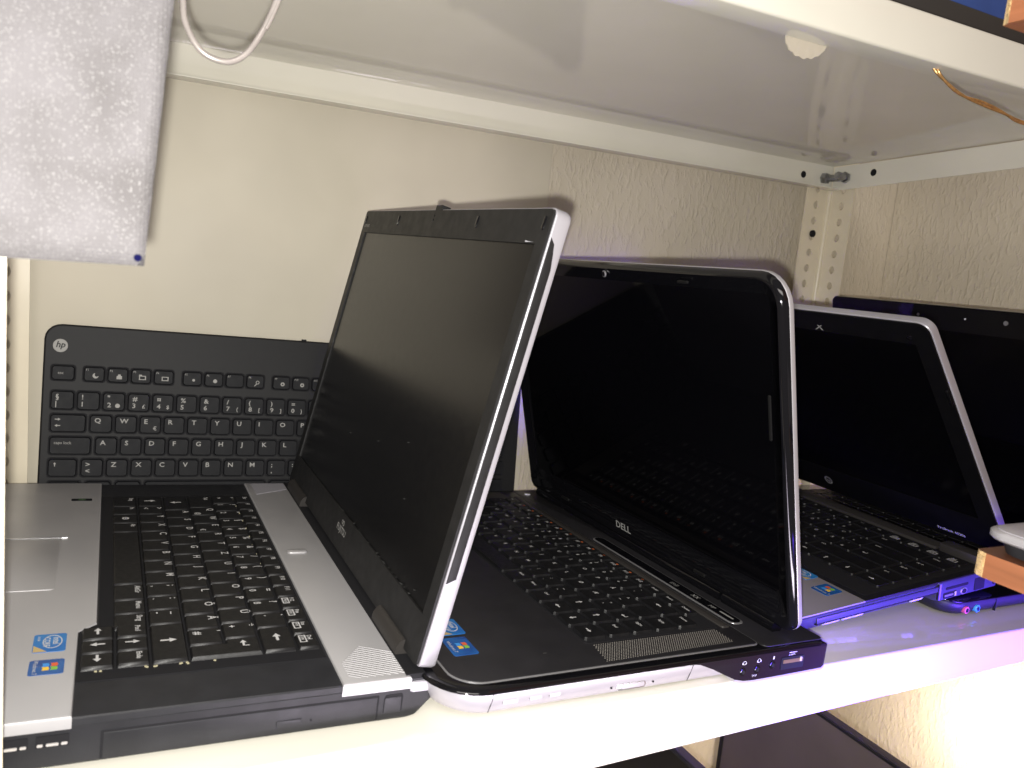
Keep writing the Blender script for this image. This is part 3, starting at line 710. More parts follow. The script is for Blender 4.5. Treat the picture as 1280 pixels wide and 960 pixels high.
# hinge covers
for y0, y1 in ((.0225, .0690), (.2860, .3400)):
    mb = MB(); n = 9
    sec = [(.0012 + .0052 * math.cos(rad(a)), .0020 + .0080 * math.sin(rad(a))) for a in range(170, -11, -20)] + [(.0064, -.004), (-.0040, -.004)]
    mb.loft([[(p[0] + .0010, y0, p[1]) for p in sec], [(p[0] + .0010, y1, p[1]) for p in sec]]); mb.build('hinge_cover', 'hingegrey', fj, smooth=40)
mb = MB(); mb.box(-.0035, .010, .0, W, -.0035, .0015); mb.build('hinge_well', 'hole', fj, smooth=0)

# ---------------- 2 black laptop with rounded glossy lid (middle)
K = 1.06
def scl(O): return tuple(CAMPOS[i] + (Vector(O)[i] - CAMPOS[i]) * K for i in range(3))
de = thing('open_laptop', 'black laptop with rounded glossy lid and silver sides, second from the left', 'laptop', scl((.3642, .3486, .0265)), (-.0064, .0269, .0242), GRP, K)
DW = .3372
def dring(d, z, r, dx=0): return [(p[0], p[1], z) for p in rr(-.2165 + d, .0535 - d + dx, -.0062 + d, DW + .0062 - d, (r, .007, .007, r), 8)]
mb = MB(); mb.loft([dring(.016, -.0195, .018), dring(.011, -.0188, .022), dring(.0055, -.0150, .026), dring(.0022, -.0085, .027), dring(.0012, -.0030, .028), dring(.002, -.0018, .027)])
mb.build('base', 'dellsilver', de, smooth=60)
mb = MB(); mb.loft([dring(.0006, -.0034, .028), dring(-.0008, -.0022, .0285), dring(-.0002, -.0006, .028), dring(.0022, .0003, .026), dring(.0055, .0004, .023)]); mb.build('rim', 'glossblack', de, smooth=60)
mb = MB(); mb.prism(rr(-.2055, .0006, -.0002, DW + .0002, (.017, .004, .004, .017), 8), .0000, .0009, .0002); mb.build('trim_line', 'linegrey', de)
mb = MB(); mb.prism(rr(-.2046, -.0003, .0007, DW - .0007, (.0163, .003, .003, .0163), 8), .0004, .0012, .0001); deck = mb.build('deck', 'delldeck', de)
# rear plate behind the trim line
mb = MB(); mb.prism(rr(.0010, .0528, -.0040, DW + .004, .004, 4), .0001, .0009, .0003); mb.build('rear_deck', 'delldeck', de)
# port panel on the near side
pp = [(-.0600, -.0022), (.0520, -.0010), (.0540, -.0030), (.0540, -.0165), (.0520, -.0180), (.0200, -.0186), (-.0080, -.0188), (-.0160, -.0182), (-.0230, -.0165), (-.0310, -.0128), (-.0420, -.0075), (-.0520, -.0036)][::-1]
mb = MB(); mb.prism(pp, .006, -.0068, .0008, axis='y'); pan = mb.build('port_panel', 'panel', de)
mb = MB(); pe = [(-.0230, -.0165), (-.0160, -.0182), (-.0080, -.0188), (.0200, -.0186), (.0520, -.0180), (.0540, -.0165)]
pts = pe + [(p[0] + (.0008 if p[0] > .05 else 0), p[1] - .0016) for p in reversed(pe)]
mb.prism(pts, .004, -.0065, 0, axis='y'); mb.build('panel_trim', 'dellsilver', de)
mb = MB(); mb.prism(rr(.0505, .0545, -.0172, -.0016, .001, 2), .004, -.0066, .0008, axis='y'); mb.build('panel_end', 'panel', de)
for x, z in ((-.0176, -.0119), (-.0058, -.0117), (.0067, -.0103)):
    mb = MB(); mb.prism(disc(14, .0024, .0026, x, z), -.0060, -.0074, .0004, axis='y'); j = mb.build('audio_jack', 'glossblack', pan)
    mb = MB(); mb.prism(disc(10, .0013, .0014, x, z), -.0070, -.0076, 0, axis='y'); mb.build('jack_hole', 'hole', j)
us = yplate(pan, 'usb_port', 'hole', rr(.0142, .0338, -.0146, -.0066, .0005, 1), -.0060, -.0072)
yplate(us, 'contact', 'goldpin', rr(.0155, .0325, -.0105, -.0082, .0003, 1), -.0070, -.0075)
yplate(us, 'contact', 'usbtongue', rr(.0300, .0312, -.0102, -.0074, .0002, 1), -.0070, -.0078)
t = MB(); YR, YU = (1, 0, 0), (0, 0, 1); yy = -.00705
for x, z in ((-.0172, -.0062), (-.0052, -.0060)):
    ringp(t, (x, yy, z), YR, YU, .0010, .0013, 12)
    for sg in (-1, 1): poly2(t, [(-.0004, -.0010), (.0004, -.0010), (.0004, .0002), (-.0004, .0002)], (x + sg * .0013, yy, z), YR, YU)
poly2(t, [(-.0005, 0), (.0005, 0), (.0005, .002), (-.0005, .002)], (.0070, yy, -.0066), YR, YU)
text(t, 'e-SATA', (.0200, yy, -.0058), YR, YU, .0017); text(t, 'SPDIF', (-.0094, yy, -.0160), YR, YU, .0016)
poly2(t, [(0, 0), (.0068, 0), (.0068, .0004), (0, .0004)], (.0200, yy, -.0040), YR, YU)
t.build('port_symbols', 'label', pan, smooth=0)
# optical drive outline, button, faint stamped logos on the silver side
def side_y(z): return -.0062 + .0012 + max(0, (-.003 - z)) * .22
for x in (-.1868, -.0560):
    mb = MB(); mb.tube([(x - .0012 * (k / 4) ** 2 * 1.0, side_y(-.003 - .0028 * k) - .0001, -.003 - .0028 * k) for k in range(5)], .00022, 6); mb.build('drive_seam', 'hole', de)
mb = MB(); zc = -.0112; y = side_y(zc)
mb.prism(rr(-.1085, -.0885, zc - .0021, zc + .0021, .002, 4), y + .002, y - .0006, .0003, axis='y'); eb = mb.build('eject_slot', 'chrome', de)
mb = MB(); mb.prism(rr(-.1055, -.0895, zc - .0013, zc + .0014, .0012, 4), y, y - .0009, .0002, axis='y'); mb.build('eject_button', 'dellsilver', eb)
for x in (-.1118, -.0828):
    mb = MB(); mb.prism(disc(8, .0006, .0006, x, zc), y + .001, y - .0002, 0, axis='y'); mb.build('emergency_hole', 'hole', de)
for x, wd in ((-.176, .009), (-.161, .007), (-.149, .007)):
    mb = MB(); mb.prism(rr(x - wd / 2, x + wd / 2, -.0104, -.0072, .0004, 1), side_y(-.009) + .001, side_y(-.009) - .00035, 0, axis='y'); mb.build('stamped_mark', 'linegrey', de, smooth=0)
# speaker grille: rows of woven studs
gy0, gy1, gx0, gx1 = .0025, .0235, -.1120, -.0150
mb = MB(); mb.prism([(gx0 - .0015, gy0), (gx1 - .0005, gy0 + .003), (gx1 + .0015, gy1 + .0015), (gx0 + .005, gy1)], .0010, .00135); gb = mb.build('speaker_grille', 'hole', de, smooth=0)
st = MB(); nx, ny = 58, 13
for i in range(nx):
    for j in range(ny):
        fx = (i + (j % 2) * .5) / nx; x = gx0 + (gx1 - gx0) * fx + (.004 * j / ny) * (1 - fx); y = gy0 + .0012 + .0028 * fx * (1 - j / ny) + (gy1 - gy0 - .002) * j / (ny - 1)
        a, b, h = .00068, .00058, .00062
        st.add([(x - a, y, .00125), (x, y - b, .00125), (x + a, y, .00125), (x, y + b, .00125), (x, y, .00125 + h)], [(0, 1, 4), (1, 2, 4), (2, 3, 4), (3, 0, 4)])
tag(st.build('woven_studs', 'grille', gb, smooth=0), kind='stuff')
mb = MB(); mb.prism([(gx0, DW - gy0), (gx0, DW - gy1), (gx1, DW - gy1), (gx1, DW - gy0)], .0010, .0014); mb.build('speaker_grille', 'grille', de, smooth=0)
# keyboard
mb = MB(); mb.prism(rr(-.1125, -.0100, .0255, .3115, .003, 3), .0008, .0014); kb = mb.build('keyboard', 'hole', de, smooth=0)
leg = MB(); org = MB(); un = .2835 / 15.5
F = [(.92, 'S:Esc')] + [(.915, '|F%d' % (i + 1)) for i in range(12)] + [(.915, 'S:PrtScr'), (.915, 'S:Insert'), (.915, 'S:Delete')]
rows = [(.0135, F),
        (.0176, [(1, '~|`'), (1, '!|1'), (1, '"|2'), (1, '#|3'), (1, '$|4'), (1, '%|5'), (1, '&|6'), (1, '/|7'), (1, '(|8'), (1, ')|9'), (1, '=|0'), (1, '?|+'), (1, '`|´'), (1.5, '>l'), (1, 'S:Home')]),
        (.0176, [(1.5, '>r')] + [(1, c) for c in 'QWERTYUIOPÅ'] + [(1, '^|~'), (1, None), (1, 'S:PgUp')]),
        (.0176, [(1.75, 'S:Caps')] + [(1, c) for c in 'ASDFGHJKLØÆ'] + [(1, "*|'"), (.75, 'E:'), (1, 'S:PgDn')]),
        (.0176, [(1.25, '>u'), (1, '>|<')] + [(1, c) for c in 'ZXCVBNM'] + [(1, ';|,'), (1, ':|.'), (1, '_|-'), (1.25, '>u'), (1, '>u'), (1, 'S:End')]),
        (.0180, [(1.25, 'S:Ctrl'), (1, 'S:Fn'), (1, 'W:'), (1, 'S:Alt'), (5.25, None), (1, 'S:AltGr'), (1, 'S:Menu'), (1, 'S:Ctrl'), (1, '>l'), (1, '>d'), (1, '>r')])]
laptop_rows(kb, leg, rows, -.0105, 0, .3105, un, .0026, .0012, .0022, .0005, .0012, 'key', lsize=.0042, inset_l=(.0058, .0046))
for i in range(12):
    y = .3105 - un * (.92 + i * .915) - .006
    if i % 3 != 2: poly2(org, disc(8, .0014, .0010), (-.0155, y - .004, .0037), LR, LU)
    else: text(org, '*', (-.018, y, .0037), LR, LU, .006, bold=True)
tag(leg.build('key_legends', 'white', kb, smooth=0), kind='stuff'); org.build('hotkey_legends', 'orange', kb, smooth=0)
# media strip
mb = MB(); mb.prism(rr(-.0085, -.0015, .024, .318, .002, 3), .0010, .0022, .0008); mb.build('light_ledge', 'hingegrey', de)
mb = MB(); mb.prism(rr(.0032, .0148, .027, .1985, .0050, 5), .0006, .0013, .0004); md = mb.build('media_strip', 'linegrey', de)
mb = MB(); mb.prism(rr(.0045, .0135, .0285, .197, .0043, 5), .0010, .0015); mb.build('media_glass', 'glossblack', md)
t = MB()
text(t, '((o))', (.0075, .098, .0017), LR, LU, .0045); text(t, 'XX', (.0072, .075, .0017), LR, LU, .0052, bold=True); text(t, 'MP', (.0072, .056, .0017), LR, LU, .0046); 
poly2(t, [(0, 0), (.013, 0), (.013, .0016), (0, .0016)], (.0082, .046, .0017), LR, LU)
t.build('media_icons', 'greyprint', md, smooth=0)
mb = MB(); mb.prism(disc(12, .0032, .0024, .012, .327), .0009, .0016, .0004); mb.build('power_button', 'label', de)
sticker_cpu(de, -.1840, .0640, .0200, .0150, .0012)
sticker_flag(de, -.1868, .0400, .0210, .0150, .0012)
mb = MB(); mb.prism(disc(7, .0014, .0006, -.1425, .0212), .0011, .0015); mb.build('scuff', 'dust', de, smooth=0)
# lid
HX, HZ, TH, LL = .0288, .0055, -.2572, .2310
y0, y1 = -.0043, .3436
lid = lid_parts(de, HX, HZ, TH, LL, y0, y1, .0048, 'dellsilver', .021, .010, .0022)
mb = MB(); outer = rr(y0 + .0004, y1 - .0004, .0003, LL - .0004, (.0095, .0095, .0205, .0205), 6); inner = rr(y0 + .0155, y1 - .0155, .024, LL - .0145, (.003,) * 4, 6)
mid = [(a[0] * .72 + b[0] * .28, a[1] * .72 + b[1] * .28) for a, b in zip(outer, inner)]
n = len(outer); rings = [(.0006, inset(outer, -.0002)), (-.0022, inset(outer, .0002)), (-.0042, inset(outer, .0016)), (-.0050, inset(outer, .004)), (-.0046, mid), (-.0010, inset(inner, -.0012)), (-.0002, inner)]
mb.loft([[(x, *p) for p in r] for x, r in rings], False, False); bz = mb.build('bezel', 'glossblack', lid, smooth=50)
mb = MB(); mb.prism([(p[0], p[1]) for p in inset(inner, -.0006)], .0002, -.0006, axis='x'); mb.build('screen', 'lcd_gloss', lid, smooth=0)
mb = MB(); mb.prism(disc(14, .0024, .0026, .1773, .2225), -.0040, -.0052, .0005, axis='x'); cm = mb.build('webcam', 'linegrey', bz)
mb = MB(); mb.prism(disc(12, .0017, .0019, .1773, .2225), -.0046, -.0054, axis='x'); mb.build('webcam_lens', 'glossblack', cm)
for y, z, a, b in ((.0839, .2212, .0052, .0010), (.085, .0086, .0062, .0012), (.2735, .0086, .0062, .0012)):
    mb = MB(); mb.prism(rr(y - a, y + a, z - b, z + b, .0009, 3), -.0040, -.0054, .0004, axis='x'); mb.build('rubber_pad', 'dimprint', bz)
mb = MB(); mb.prism(rr(.0078, .0100, .128, .157, .0009, 3), -.0044, -.0053, .0004, axis='x'); mb.build('rubber_pad', 'dimprint', bz)
t = MB(); text(t, 'DELL', (-.0050, .1796, .0095), VR, VU, .0082, 'c', bold=True, stretch=1.15); t.build('logo', 'greyprint', bz, smooth=0)
mb = MB(); mb.cyl((.0268, .012, .0038), (0, 1, 0), .0485, .0046, 14); mb.build('hinge', 'glossblack', de)
mb = MB(); mb.cyl((.0268, .280, .0038), (0, 1, 0), .0485, .0046, 14); mb.build('hinge', 'glossblack', de)
mb = MB(); mb.cyl((.0268, .064, .0034), (0, 1, 0), .212, .0042, 14); mb.build('hinge', 'glossblack', de)

# ---------------- 3 laptop with silver palm rest (right)
pb = thing('open_laptop', 'half closed laptop with silver palm rest and thin silver lid edge, propped on another base', 'laptop', scl((.658, .3768, .0453)), (-.0001, -.0941, -.0026), GRP, K)
PW = .335
mb = MB()
mb.loft([ring(-.248, -.095, .005, PW - .005, .006, -.0128), ring(-.252, -.090, .0012, PW - .0012, .006, -.0075), ring(-.253, -.086, 0, PW, .006, -.0015), ring(-.252, -.087, .0012, PW - .0012, .006, -.0005)])
mb.loft([ring(-.0865, -.019, .004, PW - .004, .003, -.0165), ring(-.0866, -.0160, .0002, PW - .0002, .003, -.0150), ring(-.0866, -.0150, .0, PW, .003, -.0020), ring(-.0860, -.016, .0008, PW - .001, .003, -.0006)])
mb.build('base', 'proside', pb)
mb = MB(); mb.prism(rr(-.2525, -.1655, .0004, PW - .0004, (.006, .001, .001, .006), 4), -.0006, .0004, .0004); palm = mb.build('palm_rest', 'prosilver', pb)
mb = MB(); mb.prism(rr(-.1653, -.0150, .0004, PW - .0004, .001, 2), -.0006, .0005, .0003); mb.build('keyboard_deck', 'key', pb)
sticker_cpu(palm, -.1718, .0555, .0200, .0135, .0004)
sticker_flag(palm, -.1775, .0262, .0160, .0165, .0004)
mb = MB(); mb.prism(rr(-.1600, -.0310, .0070, PW - .007, .002, 2), .0003, .0008); kb = mb.build('keyboard', 'hole', pb, smooth=0)
leg = MB(); un = (PW - .022) / 17.0
F = [(1.05, 'S:esc')] + [(1, 'S:f%d' % (i + 1)) for i in range(12)] + [(.985, 'B:' + q) for q in ('numins', 'prtscr', 'brkpau', 'sysdel')]
rows = [(.0150, F),
        (.0190, [(1, '~|`'), (1, '!|1'), (1, '"|2'), (1, '§|3'), (1, '$|4'), (1, '%|5'), (1, '&|6'), (1, '/|7'), (1, '(|8'), (1, ')|9'), (1, '=|0'), (1, '?|ß'), (1, '`|´'), (2.7, 'S:back'), (1.3, 'S:home')]),
        (.0190, [(1.5, 'S:tab')] + [(1, c) for c in 'QWERTZUIOPÜ'] + [(1, '*|+'), (2.2, 'S:enter'), (1.3, 'S:pg up')]),
        (.0190, [(1.75, 'S:caps')] + [(1, c) for c in 'ASDFGHJKLÖÄ'] + [(1, "'|#"), (1.95, 'E:'), (1.3, 'S:pg dn')]),
        (.0190, [(1.25, '>u'), (1, '>|<')] + [(1, c) for c in 'YXCVBNM'] + [(1, ';|,'), (1, ':|.'), (1, '_|-'), (3.45, 'S:shift'), (1.3, 'S:end')]),
        (.0170, [(1.25, 'S:ctrl'), (1, 'S:fn'), (1, 'W:'), (1, 'S:alt'), (5.4, None), (1.1, 'S:alt gr'), (1.25, 'S:ctrl'), (1.3, '>l'), (1.2, '>u'), (1.2, '>d'), (1.3, '>r')])]
laptop_rows(kb, leg, rows, -.0335, 0, PW - .011, un, .0024, .0006, .0018, .0004, .0010, 'key', lsize=.0041, inset_l=(.0055, .0042))
tag(leg.build('key_legends', 'white', kb, smooth=0), kind='stuff')
# side details
yplate(pb, 'drive_gap', 'hole', rr(-.2150, -.0905, -.0082, -.0074, .0003, 1), .0016, -.0004)
yplate(pb, 'optical_drive', 'proside', rr(-.2140, -.0885, -.0072, -.0030, .0006, 2), .0012, -.0006, .0003)
yplate(pb, 'port_seam', 'hole', rr(-.0880, -.0868, -.0140, -.0015, .0003, 1), .001, -.0004)
yplate(pb, 'card_slot', 'hole', rr(-.0790, -.0530, -.0074, -.0054, .0004, 1), .001, -.0003)
p = yplate(pb, 'usb_port', 'hole', rr(-.0810, -.0660, -.0142, -.0098, .0004, 1), .001, -.0003); yplate(p, 'contact', 'usbtongue', rr(-.0685, -.0668, -.0138, -.0102, .0002, 1), 0, -.0007); yplate(p, 'contact', 'linegrey', rr(-.0800, -.0700, -.0128, -.0114, .0002, 1), 0, -.0005)
mb = MB(); mb.prism(disc(12, .0040, .0028, -.0575, -.0118), .001, -.0006, .0003, axis='y'); j = mb.build('audio_jack', 'linegrey', pb); mb = MB(); mb.prism(disc(12, .0026, .0019, -.0575, -.0118), 0, -.0009, axis='y'); mb.build('jack_hole', 'hole', j)
yplate(pb, 'network_port', 'hole', rr(-.0450, -.0330, -.0140, -.0040, .0004, 1), .001, -.0003)
yplate(pb, 'lock_slot', 'hole', rr(-.0222, -.0200, -.0130, -.0060, .0008, 2), .001, -.0003)
for x0, x1, y in ((-.205, -.190, .0028), (-.186, -.178, .0028), (-.176, -.166, .0028), (-.115, -.103, .0026)):
    mb = MB(); mb.hexa([(x0, y - .0004, -.0112), (x1, y - .0004, -.0112), (x1, y + .001, -.0118), (x0, y + .001, -.0118), (x0, y - .0022, -.0084), (x1, y - .0022, -.0084), (x1, y - .0008, -.0084), (x0, y - .0008, -.0084)])
    mb.build('warranty_label', 'label', pb, smooth=0)
# hinge strip and lid
mb = MB(); mb.prism(rr(-.0290, -.0158, .0095, .0450, .002, 2), .0003, .0075, .0012); mb.build('hinge_cover', 'hingegrey', pb)
mb = MB(); mb.prism(rr(-.0290, -.0158, PW - .0450, PW - .0095, .002, 2), .0003, .0075, .0012); mb.build('hinge_cover', 'hingegrey', pb)
mb = MB(); mb.prism(rr(-.0300, -.0158, .0470, PW - .047, .001, 2), .0003, .0030, .0008); mb.build('hinge_bar', 'hingegrey', pb)
HX, HZ, TH, LL = -.0016, .0080, -.5808, .2306
y0, y1 = .0023, .335
lid = lid_parts(pb, HX, HZ, TH, LL, y0, y1, .0075, 'silverlid', .010, .004, .0022)
mb = MB(); outer = rr(y0 + .0010, y1 - .001, .0005, LL - .0010, (.003, .003, .009, .009), 5); inner = rr(y0 + .016, y1 - .016, .034, LL - .020, (.001,) * 4, 5)
frame_ring(mb, outer, inner, -.0014, .0004); bz = mb.build('bezel', 'bezel_dark', lid, smooth=20)
mb = MB(); mb.box(-.0007, .0002, y0 + .015, y1 - .015, .033, LL - .019); mb.build('screen', 'lcd_dark', lid, smooth=0)
for y, z, a, b in ((.0215, .2165, .0026, .0022), (.0055, .1640, .0014, .0075)):
    mb = MB(); mb.prism(rr(y - a, y + a, z - b, z + b, min(a, b) * .9, 4), -.0012, -.0022, .0004, axis='x'); mb.build('rubber_pad', 'glossblack', bz)
t = MB(); 
for s in ((-.0040, -.0020, .0055, .0030), (.0000, .0030, .0050, -.0020)): poly2(t, [(s[0], s[1]), (s[0] + .0016, s[1]), (s[2], s[3]), (s[2] - .0016, s[3])], (-.0017, .109, .2140), VR, VU)
t.build('badge_mark', 'greyprint', bz, smooth=0)
t = MB(); ringp(t, (-.0017, .1819, .0165), VR, VU, .0036, .0046, 18); text(t, 'hp', (-.0017, .1819, .0148), VR, VU, .0052, 'c'); t.build('logo', 'greyprint', bz, smooth=0)
t = MB(); text(t, 'ProBook 4320s', (-.0017, .0640, .0040), VR, VU, .0042, bold=True); t.build('model_print', 'white', bz, smooth=0)

# ---------------- 4 black laptop behind, its base under the silver palm rest laptop
L4 = (.615, .3925, SZ)
l4 = thing('open_laptop', 'thick black laptop behind at the right end, tall black screen, pink and blue audio jacks', 'laptop', L4, (0, 0, 0), GRP)
def r4(d, z, r, d1=0): return [(p[0], p[1], z) for p in rr(0 + d, .236 - d, d + d1, .325 - d, (r, .004, .004, r), 6)]
mb = MB(); mb.loft([r4(.013, .0008, .012), r4(.006, .0018, .016), r4(.0012, .0065, .018), r4(.0, .0120, .018), r4(.0012, .0146, .018)]); mb.build('base', 'charcoal', l4, smooth=60)
mb = MB(); mb.prism(rr(.0, .236, .0, .325, (.018, .004, .004, .018), 6), .0138, .0152, .0006, bot=True); mb.build('deck', 'glossblack', l4)
for x, mt in ((.0195, 'pink'), (.0335, 'teal')):
    mb = MB(); mb.prism(disc(16, .0030, .0032, x, .0078), .003, -.0012, .0004, axis='y'); j = mb.build('audio_jack', mt, l4)
    mb = MB(); mb.prism(disc(12, .0017, .0018, x, .0078), 0, -.0015, axis='y'); mb.build('jack_hole', 'hole', j)
yplate(l4, 'drive_seam', 'hole', rr(.058, .0588, .003, .0135, .0002, 1), .002, -.0003)
mb = MB(); mb.prism(rr(.110, .212, .02, .305, .002, 2), .0148, .0156); kb = mb.build('keyboard', 'hole', l4, smooth=0)
leg = MB(); un = .28 / 14.5
laptop_rows(kb, leg, [(.0185, [(1, None)] * 14 + [(.5, None)]) for _ in range(5)], .207, 0, .302, un, .002, .0154, .002, .0006, .001, 'key')
HX, HZ, TH, LL = .222, .0165, -.215, .2435
lid = lid_parts(l4, HX, HZ, TH, LL, 0, .325, .008, 'glossblack', .006, .004, .002)
mb = MB(); outer = rr(.001, .324, .0005, LL - .001, .005, 4); inner = rr(.016, .309, .026, LL - .026, .001, 4)
frame_ring(mb, outer, inner, -.0014, .0004); bz = mb.build('bezel', 'glossblack', lid, smooth=20)
mb = MB(); mb.box(-.0006, .0002, .015, .310, .025, LL - .025); mb.build('screen', 'lcd_gloss', lid, smooth=0)
for y, mt, r in ((.205, 'linegrey', .0016), (.150, 'label', .0010), (.107, 'linegrey', .0024)):
    mb = MB(); mb.prism(disc(10, r, r, y, LL - .0115), -.0012, -.0018, axis='x'); mb.build('webcam_dot', mt, bz, smooth=0)

# ---------------------------------------------------------------- wooden shelving in front at right, closed silver laptop on it
BX, BY = .4018, .25
wd = thing('wooden_shelving', 'orange wood laminate shelves with chipped board ends jutting in at right', 'shelving', (BX, BY, .11))
def wboard(x, y, z0, z1, xr, yf, chip):
    mb = MB(); x -= BX; y -= BY; xr -= BX; yf -= BY; z0 -= .11; z1 -= .11
    c = .0034 if chip else .0018
    o = [(x, yf), (xr, yf), (xr, y), (x + c, y), (x + .0012, y - c * .7), (x, y - c * 1.9)]
    n = len(o)
    lo = [(p[0], p[1], z0) for p in o]; hi = [(p[0], p[1], z1) for p in o]
    mb.add(lo + hi, [tuple(reversed(range(n))), tuple(range(n, 2 * n))] + [(i, (i + 1) % n, n + (i + 1) % n, n + i) for i in range(n)])
    mb.mi[1] = 2
    for i in range(n): mb.mi[2 + i] = 1 if i in (2, 3, 4) else 0
    b = mb.build('shelf_board', ['wood', 'chip', 'woodtop'], wd, smooth=0)
    # splintered end
    sp = MB()
    for k in range(7):
        zz = z0 + (z1 - z0) * (k + .5) / 7; d = random.uniform(-.0004, .0011)
        sp.hexa([(x + .0006 + dx, y - c * 1.7 + dy, zz + dz) for dz in (-.0008, .0009) for dx, dy in ((-.0006 - d, 0), (.003, 0), (.006, c * 1.6), (.0012 - d, c * 1.2))])
    sp.build('splinters', 'chip', b, smooth=0)
wboard(.4018, .25, .1100, .1228, .90, -.12, True)
wboard(.3508, .25, .3710, .3880, .90, -.12, False)
mb = MB(); mb.box(.90 - BX, .916 - BX, -.12 - BY, .25 - BY, -1.19 - .11, .70 - .11); mb.build('upright', 'wood', wd, smooth=0)
sl = thing('closed_laptop', 'closed pale silver laptop with bright rim, lying on the orange wood board', 'laptop', (.4015, .249, .1230))
def rs(d, z, r=.012): return [(p[0], p[1], z) for p in rr(d, .28, -.33, -d, (.01, .01, .01, r), 6)]
mb = MB(); mb.loft([rs(.010, .0002), rs(.006, .0012), rs(.0045, .0075)]); mb.build('base', 'charcoal', sl)
mb = MB(); mb.loft([rs(.0012, .0078), rs(.0, .0092), rs(.0, .0118), rs(.0014, .0130)]); mb.build('rim', 'dellsilver', sl, smooth=50)
mb = MB(); mb.loft([rs(.0022, .0124, .011), rs(.0024, .0134, .011), rs(.006, .0141, .009)]); mb.build('lid', 'silverlid', sl, smooth=50)

# ---------------------------------------------------------------- white woven sheet hanging at top left
mb = MB(); nx, nz = 90, 60
def foam(i, j, back):
    s = i / nx; t = j / nz
    z = .2290 + (.470 - .2290) * t
    xr = .0086 + (.0200 - .0086) * t * 1.55
    x = -.20 + (xr + .20) * s
    y = .310 + .0035 * math.sin(s * 5 + 1) * (1 - t * .5) + .0015 * math.sin(t * 9 + s * 3) - .002 * t
    e = min(s, 1 - s) * 12; e2 = min(t, 1) * 14
    th = .0036 * min(1, math.sqrt(max(0, 1 - (1 - min(1, (1 - s) * 90)) ** 2))) * min(1, math.sqrt(max(0, 1 - (1 - min(1, t * 60)) ** 2)))
    return (x, y + (th if back else -th), z + (s - .5) * .004)
vs_ = [foam(i, j, b) for b in (0, 1) for j in range(nz + 1) for i in range(nx + 1)]
def ix(b, i, j): return b * (nx + 1) * (nz + 1) + j * (nx + 1) + i
fs_ = []
for b in (0, 1):
    for j in range(nz):
        for i in range(nx): fs_.append((ix(b, i, j), ix(b, i + 1, j), ix(b, i + 1, j + 1), ix(b, i, j + 1)))
for i in range(nx): fs_ += [(ix(0, i, 0), ix(0, i + 1, 0), ix(1, i + 1, 0), ix(1, i, 0)), (ix(0, i, nz), ix(0, i + 1, nz), ix(1, i + 1, nz), ix(1, i, nz))]
for j in range(nz): fs_ += [(ix(0, nx, j), ix(0, nx, j + 1), ix(1, nx, j + 1), ix(1, nx, j)), (ix(0, 0, j), ix(0, 0, j + 1), ix(1, 0, j + 1), ix(1, 0, j))]
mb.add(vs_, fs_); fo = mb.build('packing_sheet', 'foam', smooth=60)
tag(fo, 'sparkling white woven packing sheet hanging at top left, blue pen mark in its corner', 'packing sheet')
mb = MB(); mb.cyl((.0066, .3082, .2338), (-.05, -1, 0), .0030, .0013, 10); mb.build('pen_mark', 'pen', fo)

# ---------------------------------------------------------------- wires
def catmull(P, n=8):
    P = [Vector(p) for p in P]; P = [P[0] * 2 - P[1]] + P + [P[-1] * 2 - P[-2]]; out = []
    for i in range(1, len(P) - 2):
        for k in range(n):
            t = k / n; a, b, c, d = P[i - 1], P[i], P[i + 1], P[i + 2]
            out.append(.5 * ((2 * b) + (c - a) * t + (2 * a - 5 * b + 4 * c - d) * t * t + (3 * b - a - 3 * c + d) * t ** 3))
    out.append(P[-2]); return out
mb = MB()
path = catmull([(.020, .40, .4000), (.0232, .418, .362), (.0242, .42, .3489), (.0258, .42, .3388), (.0323, .42, .3288), (.0413, .42, .3256), (.0494, .42, .3279), (.057, .42, .3374), (.0655, .42, .3581), (.076, .41, .400)])
mb.tube(path, .0015, 10); mb.tube([p + Vector((.0011, -.0008, .0004)) for p in path[-14:]], .0011, 8)
tag(mb.build('hanging_wire', 'wire', smooth=60), 'looped grey wire with clear sheath hanging below the upper shelf, near the white sheet', 'wire')
mb = MB()
p2 = catmull([(.466, .374, .3965), (.4718, .371, .3908), (.4912, .37, .3839), (.5125, .37, .381), (.5387, .37, .3792), (.5615, .37, .3772), (.62, .365, .374)])
mb.tube(p2, .0009, 8); mb.tube([p + Vector((.0012, -.0006, .0016 * math.cos(i * .25))) for i, p in enumerate(p2)], .0008, 8)
tag(mb.build('copper_wire', 'copper', smooth=60), 'thin copper coloured wire drooping from the upper shelf lip at right', 'wire')

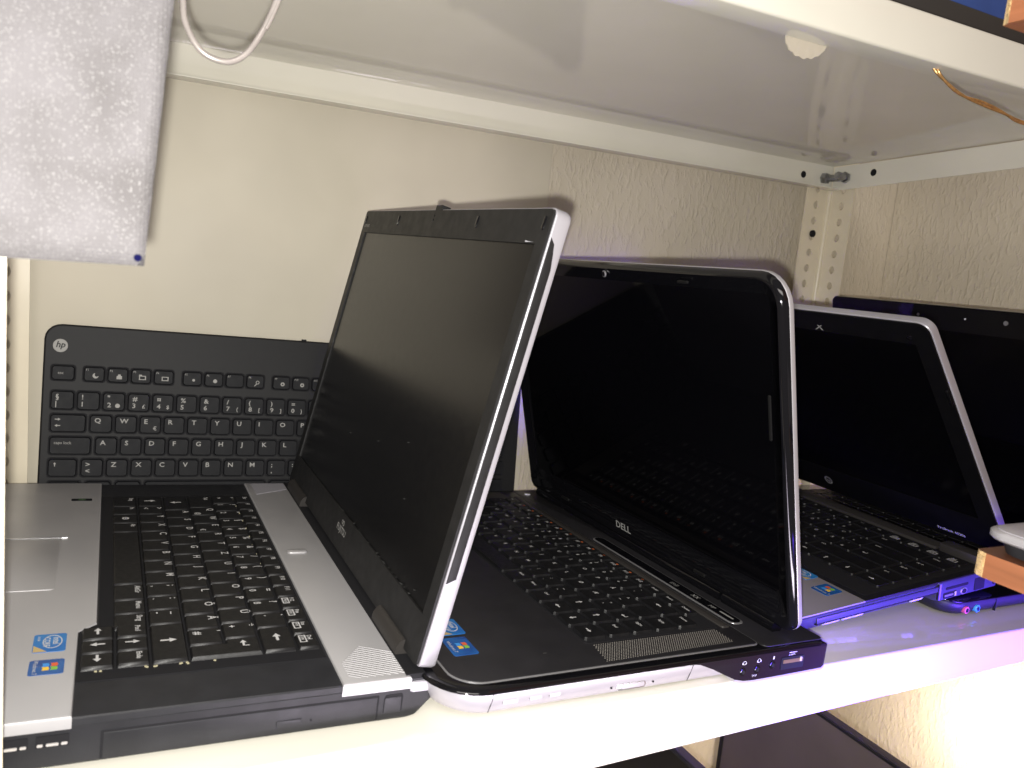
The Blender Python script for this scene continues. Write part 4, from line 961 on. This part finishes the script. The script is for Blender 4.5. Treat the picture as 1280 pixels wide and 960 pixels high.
# ---------------------------------------------------------------- things stored on the upper shelf
mb = MB(); mb.prism(rr(.395, .60,   .385, .60, .006, 4), .4235, .4450, .0015); u1 = mb.build('closed_laptop', ['hingegrey'])
tag(u1, 'flat dark grey closed laptop on the upper shelf at top right', 'laptop')
mb = MB(); mb.prism(rr(.492, .62, .392, .56, .002, 2), .4454, .490, .001); u2 = mb.build('storage_box', 'bluebox'); tag(u2, 'blue box stacked on the dark laptop at the top right of the picture', 'box')
mb = MB(); mb.prism(rr(.452, .488, .392, .56, .002, 2), .4454, .485, .001); u3 = mb.build('storage_box', 'greybox'); tag(u3, 'grey box left of the blue box on the upper shelf', 'box')

# ---------------------------------------------------------------- laptops on the shelf underneath
def low_laptop(x, yn, yf, ztop, label, scr, tilt):
    t = thing('open_laptop', label, 'laptop', (x, yn, -.43), (0, 0, 0), 'laptops on the bottom shelf')
    w_ = yf - yn; H = (ztop + .43 - .024) / math.cos(tilt)
    mb = MB(); mb.prism(rr(-.25, .012, 0, w_, .008, 4), .001, .022, .002, bot=True); mb.build('base', 'charcoal', t)
    mb = MB(); mb.prism(rr(-.24, -.16, .01, w_ - .01, .003, 3), .0215, .0226); mb.build('palm_rest', 'silver', t)
    kb = MB(); kb.prism(rr(-.15, -.04, .02, w_ - .02, .003, 3), .0215, .0235, .0005); kb.build('keyboard', 'key', t)
    ld = lid_parts(t, 0, .024, tilt, H, 0, w_, .012, 'hingegrey', .005, .004, .003)
    mb = MB(); outer = rr(.001, w_ - .001, .001, H - .001, .004, 3); inner = rr(.012, w_ - .006, .02, H - .0035, .001, 3); frame_ring(mb, outer, inner, -.0014, .0004); mb.build('bezel', 'bezel', ld, smooth=20)
    mb = MB(); mb.box(-.0004, .0002, .011, w_ - .005, .019, H - .003); mb.build('screen', scr, ld, smooth=0)
low_laptop(.650, .372, .660, -.170, 'laptop with painted grey screen reflection under the white shelf lip, right of the other', 'screen_reflect', .0)
low_laptop(.448, .378, .700, -.170, 'black screened laptop under the white shelf lip, left of the other', 'lcd_matte', .06)
